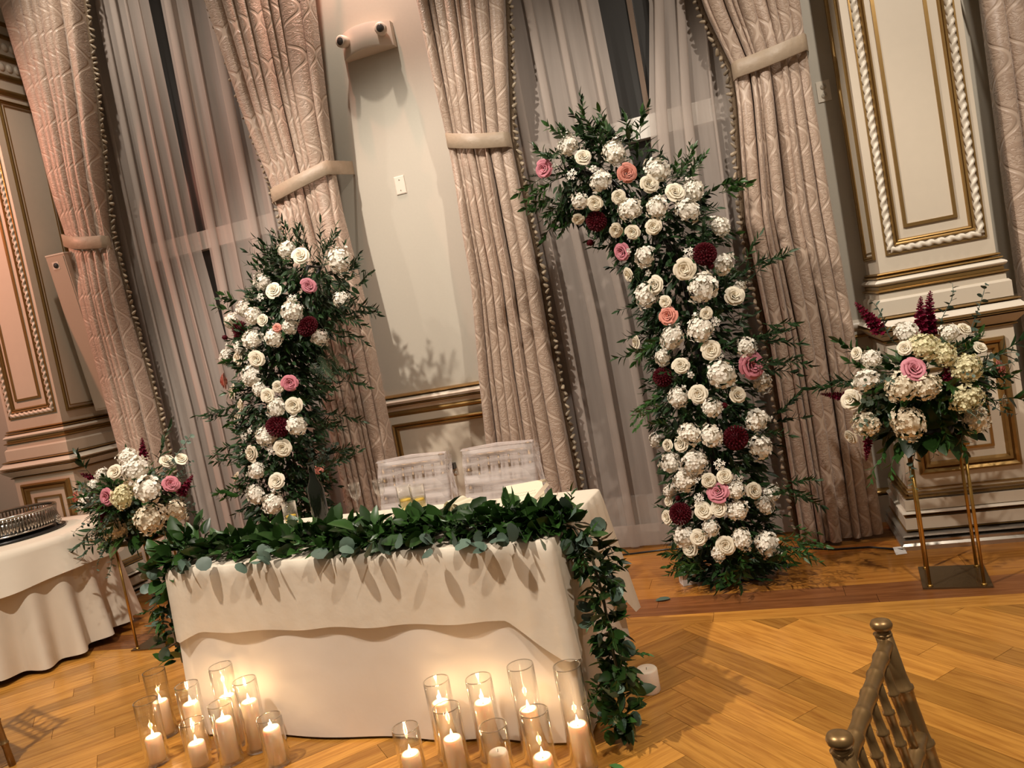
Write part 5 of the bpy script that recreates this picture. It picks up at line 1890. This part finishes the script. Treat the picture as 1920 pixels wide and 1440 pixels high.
def candle_set(key, x, y, h, top, lit):
    size, where = CLAB[key]
    side = 'candles at the cake table end of the cloth' if key[0] == 'L' else 'candles at the hanging garland end of the cloth'
    r = 0.048
    g = thing('glass_cylinder', (x, y, 0), size + ' clear glass cylinder ' + where, 'glass vase', 'glass ' + side)
    mb = MB()
    mb.lathe([(0.001, 0.0), (r - 0.004, 0.0), (r, 0.004), (r, h - 0.002), (r - 0.0012, h), (r - 0.0026, h - 0.002), (r - 0.0026, 0.012), (0.001, 0.010)], (x, y, 0.0005), 40, False)
    mb.build('cylinder', M['glass'], g)
    mb = MB()
    rim = [(x + (r - 0.0013) * math.cos(a), y + (r - 0.0013) * math.sin(a), h) for a in [2 * PI * k / 40 for k in range(41)]]
    mb.tube(rim, 0.0021, 8, False)
    mb.build('rim', M['glassrim'], g)
    zb = 0.0125
    cl = {'R7': 'the only unlit white pillar candle, in a short glass'}.get(key, 'lit pillar candle in the ' + size + ' glass ' + where)
    c = thing('pillar_candle', (x, y, zb), cl, 'candle', side)
    rc = 0.0335
    mb = MB()
    rows = []
    prof = [(0.001, 0), (rc - 0.002, 0), (rc, 0.003), (rc, (top - zb) * .5), (rc, top - zb - 0.010), (rc - 0.003, top - zb - 0.002), (rc - 0.008, top - zb - (0.002 if lit else 0.001)), (0.018, top - zb - (0.008 if lit else 0.003)), (0.001, top - zb - (0.010 if lit else 0.003))]
    mb.lathe(prof, (x, y, zb), 28, False)
    mb.build('wax', M['wax'], c)
    zt = top - (0.010 if lit else 0.003)
    mb = MB()
    mb.tube([(x, y, zt - 0.002), (x + 0.001, y, zt + 0.006), (x + 0.002, y, zt + 0.011)], 0.0012, 6)
    mb.build('wick', M['black'], c)
    if lit:
        fs = {'L3': 1.5, 'R1': 1.25, 'R2': 1.35}.get(key, 0.95)
        mb = MB()
        mb.lathe([(0.0006, 0.0), (0.0040, 0.005), (0.0056, 0.011), (0.0048, 0.019), (0.0024, 0.028), (0.0004, 0.037)], (x + 0.001, y, zt + 0.006), 12)
        k = len(mb.v)
        mb.v = [(px, py, zt + 0.006 + (pz - zt - 0.006) * fs) for px, py, pz in mb.v]
        mb.build('flame', M['flame'], c)
        l = bpy.data.lights.new('candle_light', 'POINT')
        l.energy = 0.62
        l.color = (1.0, 0.63, 0.34)
        l.shadow_soft_size = 0.008
        lo = bpy.data.objects.new('candle_light', l)
        lo.location = (0.001, 0, zt - zb + 0.006 + 0.018 * fs)
        col.objects.link(lo)
        lo.parent = c


for row in CANDLES:
    candle_set(*row)
pc = thing('pillar_candle', (-0.60, 2.93, 0.0), 'plain white pillar candle on the floor half hidden behind the hanging garland', 'candle')
mb = MB()
mb.lathe([(0.001, 0), (0.041, 0), (0.043, 0.004), (0.043, 0.088), (0.039, 0.094), (0.020, 0.090), (0.001, 0.089)], (-0.60, 2.93, 0), 32)
mb.build('wax', M['wax'], pc)
mb = MB()
mb.tube([(-0.60, 2.93, 0.087), (-0.599, 2.93, 0.098)], 0.0014, 6)
mb.build('wick', M['black'], pc)


# ================================================================== THINGS ON THE TABLE
TT = TZ + 0.0075


def lathe_thing(name, x, y, prof, mat, label, cat, part, extra=(), z=TT, group=None):
    g = thing(name, (x, y, z), label, cat, group)
    mb = MB()
    mb.lathe(prof, (x, y, z), 28, False)
    mb.build(part, mat, g)
    for nm, pr, mt in extra:
        mb = MB()
        mb.lathe(pr, (x, y, z), 24)
        mb.build(nm, mt, g)
    return g


lathe_thing('wine_bottle', -2.02, 3.08, [(0.001, 0), (0.036, 0), (0.0385, 0.004), (0.0385, 0.17), (0.034, 0.20), (0.018, 0.235), (0.0145, 0.26), (0.0145, 0.30), (0.0165, 0.301), (0.0165, 0.312), (0.001, 0.312)], M['bottle'],
            'dark wine bottle standing on the table in front of the shorter arch', 'bottle', 'bottle_body')
coupe = [(0.001, 0.0), (0.032, 0.0), (0.033, 0.003), (0.006, 0.008), (0.004, 0.015), (0.004, 0.10), (0.008, 0.108), (0.022, 0.125), (0.026, 0.15), (0.027, 0.185), (0.0262, 0.185), (0.0250, 0.15), (0.020, 0.127), (0.001, 0.112)]
lathe_thing('champagne_glass', -1.83, 3.10, coupe, M['glass'], 'empty stemmed glass on the table next to the dark bottle', 'glass', 'glass_body')
lathe_thing('champagne_glass', -1.715, 3.12, coupe, M['glass'], 'empty stemmed glass on the table before the first wrapped chair', 'glass', 'glass_body')
tumb = [(0.001, 0.0), (0.030, 0.0), (0.032, 0.004), (0.034, 0.14), (0.0328, 0.14), (0.0305, 0.008), (0.001, 0.006)]
for nm, x, y, lb in (('water_glass', -1.60, 3.13, 'tall glass of lemon water beside the folded napkin'), ('water_glass', -1.52, 3.10, 'tall glass of lemon water before the gap between the chairs'), ('water_glass', -2.18, 3.08, 'glass of pale drink beside the dark bottle')):
    lathe_thing(nm, x, y, tumb, M['glass'], lb, 'glass', 'glass_body', (('drink', [(0.001, 0.008), (0.0295, 0.009), (0.0315, 0.085), (0.001, 0.085)], M['water']), ('lemon_slice', [(0.001, 0.070), (0.024, 0.070), (0.024, 0.077), (0.001, 0.077)], M['lemon'])), group='drinking glasses on the table')

ang = math.radians(-8)
bk = thing('menu_booklet', (-1.03, 3.13, TT), 'cream menu booklet with faint script propped open on the table corner', 'booklet')
rotb = Matrix.Rotation(math.radians(18), 3, 'Z') @ Matrix.Rotation(math.radians(16), 3, 'X')
mb = MB()
mb.box((-1.03, 3.13, TT + 0.036), (0.165, 0.205, 0.006), rotb)
cv_ = mb.build('cover', M['paper'], bk, False)
mb = MB()
mb.box((-1.03, 3.135, TT + 0.030), (0.158, 0.200, 0.006), rotb)
mb.build('pages', M['white_paper'], bk, False)
nz = rotb @ Vector((0, 0, 1))
mb = MB()
for li in range(2):
    pts = []
    for i in range(25):
        u = -0.045 + 0.09 * i / 24
        pts.append(Vector((-1.03, 3.13, TT + 0.036)) + rotb @ Vector((u, 0.012 - 0.022 * li + 0.005 * math.sin(i * 1.9), 0.0034)))
    mb.tube(pts, 0.0007, 4)
mb.build('script_lettering', M['ribbon'], bk)
mb = MB()
pp = [Vector((-0.965, 3.06, TT + 0.02)), Vector((-0.945, 3.11, TT + 0.04)), Vector((-0.93, 3.17, TT + 0.055)), Vector((-0.945, 3.22, TT + 0.06)), Vector((-0.99, 3.235, TT + 0.055))]
mb.grid([[p + Vector((0, 0, 0.0)) for p in pp], [p + Vector((-0.012, 0.006, 0.012)) for p in pp]])
mb.build('ribbon', M['ribbon'], bk)

nk = thing('folded_napkin', (-1.31, 3.12, TT), 'folded cream napkin standing between the glasses and the booklet', 'napkin')
mb = MB()
for k, (dx, hh) in enumerate(((0, 0.065), (0.03, 0.05), (0.055, 0.036))):
    rows = []
    for i in range(7):
        a = PI * i / 6
        rows.append([(-1.36 + dx + 0.028 * math.cos(a), 3.04 + 0.02 * dx, TT + hh * math.sin(a)), (-1.34 + dx + 0.028 * math.cos(a), 3.18, TT + hh * 0.8 * math.sin(a))])
    mb.grid(rows)
mb.build('napkin_folds', M['paper'], nk)
mb = MB()
mb.box((-1.31, 3.11, TT + 0.004), (0.15, 0.17, 0.006))
mb.build('napkin_base', M['paper'], nk, False)


# ================================================================== CHAIRS
def turned(p0, p1, r, rings, seg=14, ends=1.0, bead=1.20):
    """bamboo style turned stick"""
    p0, p1 = Vector(p0), Vector(p1)
    L = (p1 - p0).length
    st = [(0.0, r * ends)]
    for k in range(rings):
        t = (k + 1) / (rings + 1)
        w = 0.0045 / L
        st += [(t - 5 * w, r * 0.92), (t - 0.9 * w, r * 1.0), (t - 0.45 * w, r * bead), (t + 0.45 * w, r * bead), (t + 0.9 * w, r * 1.0), (t + 5 * w, r * 0.92)]
    st.append((1.0, r * ends))
    mb = MB()
    mb.tube([p0.lerp(p1, t) for t, _ in st], [q for _, q in st], seg)
    return mb


def chiavari(loc, rz, label, group, wrap=False):
    root = thing('chiavari_chair', loc, label, 'chair', group, rz=rz)
    g = M['chairgold']
    hw = 0.176

    def P(o):
        return o
    for sx in (-1, 1):
        turned((sx * 0.190, 0.185, 0), (sx * 0.185, 0.17, 0.43), 0.0145, 3).build('front_leg', g, root, local=True)
        lower = turned((sx * 0.180, -0.215, 0), (sx * hw, -0.175, 0.44), 0.0150, 3).build('back_leg', g, root, local=True)
        st = turned((sx * hw, -0.175, 0.44), (sx * hw, -0.268, 0.905), 0.0138, 4).build('back_post', g, root, local=True)
        mb = MB()
        mb.lathe([(0.012, 0), (0.0150, 0.003), (0.0105, 0.007), (0.0105, 0.010), (0.0160, 0.014), (0.0175, 0.019), (0.0150, 0.025), (0.008, 0.028), (0.001, 0.0285)], (sx * hw, -0.268, 0.900), 20)
        mb.build('finial', g, st, local=True)
    mb = MB()
    mb.box((0, 0, 0.445), (0.40, 0.385, 0.03))
    mb.build('seat', g, root, False, local=True)
    mb = MB()
    mb.lathe([(0.001, 0.0), (0.19, 0.0), (0.20, 0.015), (0.19, 0.034), (0.12, 0.04), (0.001, 0.042)], (0, 0, 0.46), 28)
    mb.v = [(max(-0.185, min(0.185, x * 1.25)), max(-0.175, min(0.175, y * 1.25)), z) for x, y, z in mb.v]
    mb.build('cushion', M['roundcloth'], root, local=True)

    def back(z):
        t = (z - 0.44) / (0.905 - 0.44)
        return -0.175 - 0.093 * t
    for z in (0.888, 0.735, 0.64):
        turned((-hw, back(z), z), (hw, back(z), z), 0.0118, 5, bead=1.10).build('back_rail', g, root, local=True)
    for k in range(5):
        x = -hw + 2 * hw * (k + 1) / 6
        turned((x, back(0.735), 0.735), (x, back(0.88), 0.88), 0.0072, 2, 10, bead=1.28).build('spindle', g, root, local=True)
        turned((x, back(0.64), 0.64), (x, back(0.735), 0.735), 0.0065, 1, 8).build('spindle', g, root, local=True)
    for sx in (-1, 1):
        for z in (0.16, 0.28):
            turned((sx * 0.186, 0.18, z), (sx * 0.179, -0.20 + 0.04 * z, z), 0.0095, 3).build('stretcher', g, root, local=True)
    for y, z in ((0.18, 0.22), (-0.195, 0.22)):
        turned((-0.185, y, z), (0.185, y, z), 0.0095, 3).build('stretcher', g, root, local=True)
    if wrap:
        rr = random.Random(int(loc[0] * 1000))
        for layer in range(2):
            rows = []
            for i in range(15):
                z = 0.50 + 0.43 * i / 14
                zz = min(z, 0.925)
                row = []
                for k in range(40):
                    a = 2 * PI * k / 40
                    ex = (hw + 0.026 + 0.004 * layer) * math.copysign(abs(math.cos(a)) ** 0.35, math.cos(a))
                    ey = (0.030 + 0.005 * layer) * math.copysign(abs(math.sin(a)) ** 0.6, math.sin(a))
                    w = 0.006 * math.sin(3 * a + i * (0.9 + 0.3 * layer) + layer) + rr.uniform(-.002, .002)
                    row.append((ex * (1 + w * 2), back(zz) + ey + w, zz + 0.012 * math.sin(2 * a + layer) * (1 if i < 13 else 0.2)))
                rows.append(row)
            mb = MB()
            mb.grid(rows, True, cap=False)
            mb.build('tulle_wrap', M['tulle'], root, local=True)
        # top cover and knotted tail
        mb = MB()
        mb.grid([[(-hw - .03, back(.92) + s * 0.03, 0.925 + 0.008 * (1 - abs(s))) for s in (-1, 0, 1)], [(0, back(.92) + s * 0.034, 0.932 + 0.012 * (1 - abs(s))) for s in (-1, 0, 1)], [(hw + .03, back(.92) + s * 0.03, 0.925 + 0.008 * (1 - abs(s))) for s in (-1, 0, 1)]])
        mb.build('tulle_top', M['tulle'], root, local=True)
        mb = MB()
        for s in range(5):
            a = s * 0.5
            mb.grid([[(-hw - 0.03 - 0.012 * i - 0.02 * math.sin(a + i), back(.8) + 0.03 * math.sin(a * 2 + i * .7), 0.86 - 0.055 * i + 0.02 * s), (-hw - 0.05 - 0.02 * math.cos(a + i), back(.8) + 0.035 * math.cos(a * 2 + i), 0.85 - 0.055 * i + 0.02 * s)] for i in range(6)])
        mb.build('tulle_tail', M['tulle'], root, local=True)
    return root


rzf = math.atan2(-0.286, 0.958) - PI / 2
chiavari((0.333, 1.086, 0), rzf, 'bare gold chiavari chair standing alone on the open parquet', None)
chiavari((-3.665, 2.30, 0), math.radians(160), 'gold chiavari chair beside the cake table with one leg showing', None)
chiavari((-1.86, 3.56, 0), PI + 0.05, 'chiavari chair wrapped in white tulle beside the shorter arch', None, True)
chiavari((-1.375, 3.56, 0), PI - 0.03, 'chiavari chair wrapped in white tulle behind the menu booklet', None, True)

# ================================================================== CAKE TABLE
CX, CY, CZ = -4.88, 3.76, 0.755
ct = thing('round_table', (CX, CY, 0), 'round cake table under two layers of cream cloth', 'table')
mb = MB()
mb.lathe([(0.001, CZ - 0.025), (0.595, CZ - 0.025), (0.60, CZ - 0.012), (0.595, CZ), (0.001, CZ)], (CX, CY, 0), 48)
mb.build('tabletop', M['oakborder'], ct)
mb = MB()
mb.lathe([(0.001, 0), (0.25, 0), (0.25, 0.02), (0.04, 0.05), (0.04, CZ - 0.025), (0.001, CZ - 0.025)], (CX, CY, 0), 20)
mb.build('pedestal', M['black'], ct)


def round_cloth(name, label, mat, lift, hem_z, amp, nw, ph, rows_n=16):
    seg = 220
    rings = [[(CX + k * math.cos(2 * PI * j / seg), CY + k * math.sin(2 * PI * j / seg), CZ + lift) for j in range(seg)] for k in (0.001, 0.3, 0.55, 0.592)]
    for i in range(1, rows_n + 1):
        t = i / rows_n
        ring = []
        for j in range(seg):
            a = 2 * PI * j / seg
            w = math.sin(nw * a + ph + 0.8 * math.sin(3 * a + ph))
            zb = hem_z + 0.02 * math.sin(4 * a + ph)
            z = lerp(CZ + lift, zb, t)
            r = 0.602 + lift + (t ** 1.1) * (0.055 + amp * w)
            if CY + r * math.sin(a) > 4.33:
                r = min(r, (4.33 - CY) / max(0.2, math.sin(a)) if r > 0.57 else r)
            ring.append((CX + r * math.cos(a), CY + r * math.sin(a), z))
        rings.append(ring)
    uv = [(2 * PI * j / seg * 0.6, p[2]) for r in rings for j, p in enumerate(r)]
    mb = MB()
    mb.grid(rings, True, uv=uv)
    return tag(mb.build(name, mat, None), label, 'tablecloth')


round_cloth('tablecloth', 'cream floor length cloth in deep folds around the cake table', M['roundcloth'], 0.003, 0.045, 0.052, 19, 0.4)
round_cloth('tablecloth_overlay', 'short cream top cloth over the round cake table', M['roundcloth'], 0.009, 0.530, 0.014, 9, 1.9, 10)
KT = CZ + 0.010
KX, KY = -4.86, 3.80
tray = thing('cake_tray', (KX, KY, KT), 'flat black tray beneath the silver cake stand', 'tray')
mb = MB()
mb.lathe([(0.001, 0), (0.315, 0), (0.325, 0.006), (0.325, 0.016), (0.315, 0.018), (0.001, 0.016)], (KX, KY, KT), 48)
mb.build('tray_disc', M['black'], tray)
ks = thing('cake_stand', (KX, KY, KT + 0.018), 'round silver cake stand with pierced gallery and ornate feet on the cake table', 'cake stand')
Z0 = KT + 0.018
mb = MB()
mb.lathe([(0.285, 0.018), (0.292, 0.020), (0.290, 0.028), (0.282, 0.032), (0.282, 0.030)], (KX, KY, Z0), 64, False)
mb.build('lower_band', M['silverware'], ks)
mb = MB()
mb.lathe([(0.280, 0.130), (0.290, 0.130), (0.298, 0.138), (0.292, 0.147), (0.280, 0.150), (0.270, 0.146)], (KX, KY, Z0), 64, False)
mb.build('upper_band', M['silverware'], ks)
mb = MB()
for k in range(84):
    a = 2 * PI * k / 84
    x, y = KX + 0.284 * math.cos(a), KY + 0.284 * math.sin(a)
    mb.tube([(x, y, Z0 + 0.028), (x + 0.004 * math.cos(a), y + 0.004 * math.sin(a), Z0 + 0.05), (x, y, Z0 + 0.095), (x + 0.005 * math.cos(a), y + 0.005 * math.sin(a), Z0 + 0.132)], [0.0055, 0.0075, 0.0042, 0.006], 6)
mb.build('gallery', M['silverware'], ks)
mb = MB()
mb.lathe([(0.001, 0.116), (0.279, 0.116), (0.279, 0.122), (0.001, 0.122)], (KX, KY, Z0), 64)
mb.build('mirror_plate', M['mirror'], ks)
mb = MB()
mb.lathe([(0.262, 0.02), (0.270, 0.02), (0.270, 0.12), (0.262, 0.12)], (KX, KY, Z0), 64, False)
mb.build('inner_wall', M['silverware'], ks)
for k in range(4):
    a = -1.05 + k * PI / 2
    d = Vector((math.cos(a), math.sin(a), 0))
    s = Vector((-math.sin(a), math.cos(a), 0))
    c = Vector((KX, KY, Z0)) + d * 0.300
    mb = MB()
    mb.tube([c + Vector((0, 0, 0.0)) + d * 0.004, c + Vector((0, 0, 0.012)), c + Vector((0, 0, 0.03)) + d * 0.004], [0.010, 0.016, 0.012], 10)
    for q in range(7):
        an = PI * q / 6
        pc_ = c + s * (0.034 * math.cos(an)) + Vector((0, 0, 0.030 + 0.034 * math.sin(an)))
        mb.tube([pc_ - d * 0.004, pc_ + d * 0.010], [0.011, 0.006], 8)
    mb.tube([c + Vector((0, 0, 0.042)) - d * 0.004, c + Vector((0, 0, 0.042)) + d * 0.014], [0.022, 0.010], 12)
    mb.build('foot', M['silverware'], ks)

# ================================================================== SMALL THINGS ON THE FLOOR
tg_ = thing('paper_tag', (0.555, 4.325, 0.0), 'small white paper tag on the floor at the pilaster base', 'paper tag')
mb = MB()
mb.grid([[(0.530, 4.375 - 0.012 * i, 0.012 - 0.0012 * i + 0.003 * math.sin(i * .8)), (0.585, 4.390 - 0.012 * i, 0.010 - 0.0011 * i)] for i in range(9)])
mb.build('tag_sheet', M['white_paper'], tg_)
bx = thing('paper_box', (-0.53, 4.10, 0.0), 'small white box peeking out under the taller flower arch', 'box')
mb = MB()
mb.box((-0.53, 4.10, 0.031), (0.075, 0.07, 0.06), Matrix.Rotation(0.4, 3, 'Z'))
mb.build('carton', M['white_paper'], bx, False)
mb = MB()
mb.box((-0.53, 4.10, 0.062), (0.079, 0.036, 0.002), Matrix.Rotation(0.4, 3, 'Z'))
mb.build('black_band', M['black'], bx, False)
for nm, x, y, a, me, lb in (('fallen_leaf', -0.69, 3.872, 0.1, 'e', 'single eucalyptus leaf fallen on the dark floor strip'), ('fallen_leaf', -0.68, 2.42, -0.5, 's', 'single green leaf fallen on the parquet by the last tall candle')):
    mb = MB()
    if me == 'e':
        round_leaf(mb, (0, 0, 0.004), (1, 0.1, 0.02), (0, 0, 1), 0.085, 0.05)
    else:
        leaf_shape(mb, (0, 0, 0.006), (1, 0, 0.05), (0, 0.2, 1), 0.08, 0.035, 0.3, 0.12)
    o = mb.build(nm, M['euca'] if me == 'e' else M['leaf_fresh'], None)
    o.location = (x, y, 0)
    o.rotation_euler = (0, 0, a)
    tag(o, lb, 'leaf')
cb = MB()
cb.tube([(-1.05, 4.66, 0.006), (-0.7, 4.70, 0.006), (-0.3, 4.66, 0.006), (0.05, 4.52, 0.006), (0.25, 4.44, 0.006), (0.42, 4.43, 0.006), (0.58, 4.34, 0.006)], 0.0055, 8)
tag(cb.build('cable', M['black'], None), 'thin black cable lying on the floor under the drapes', 'cable')
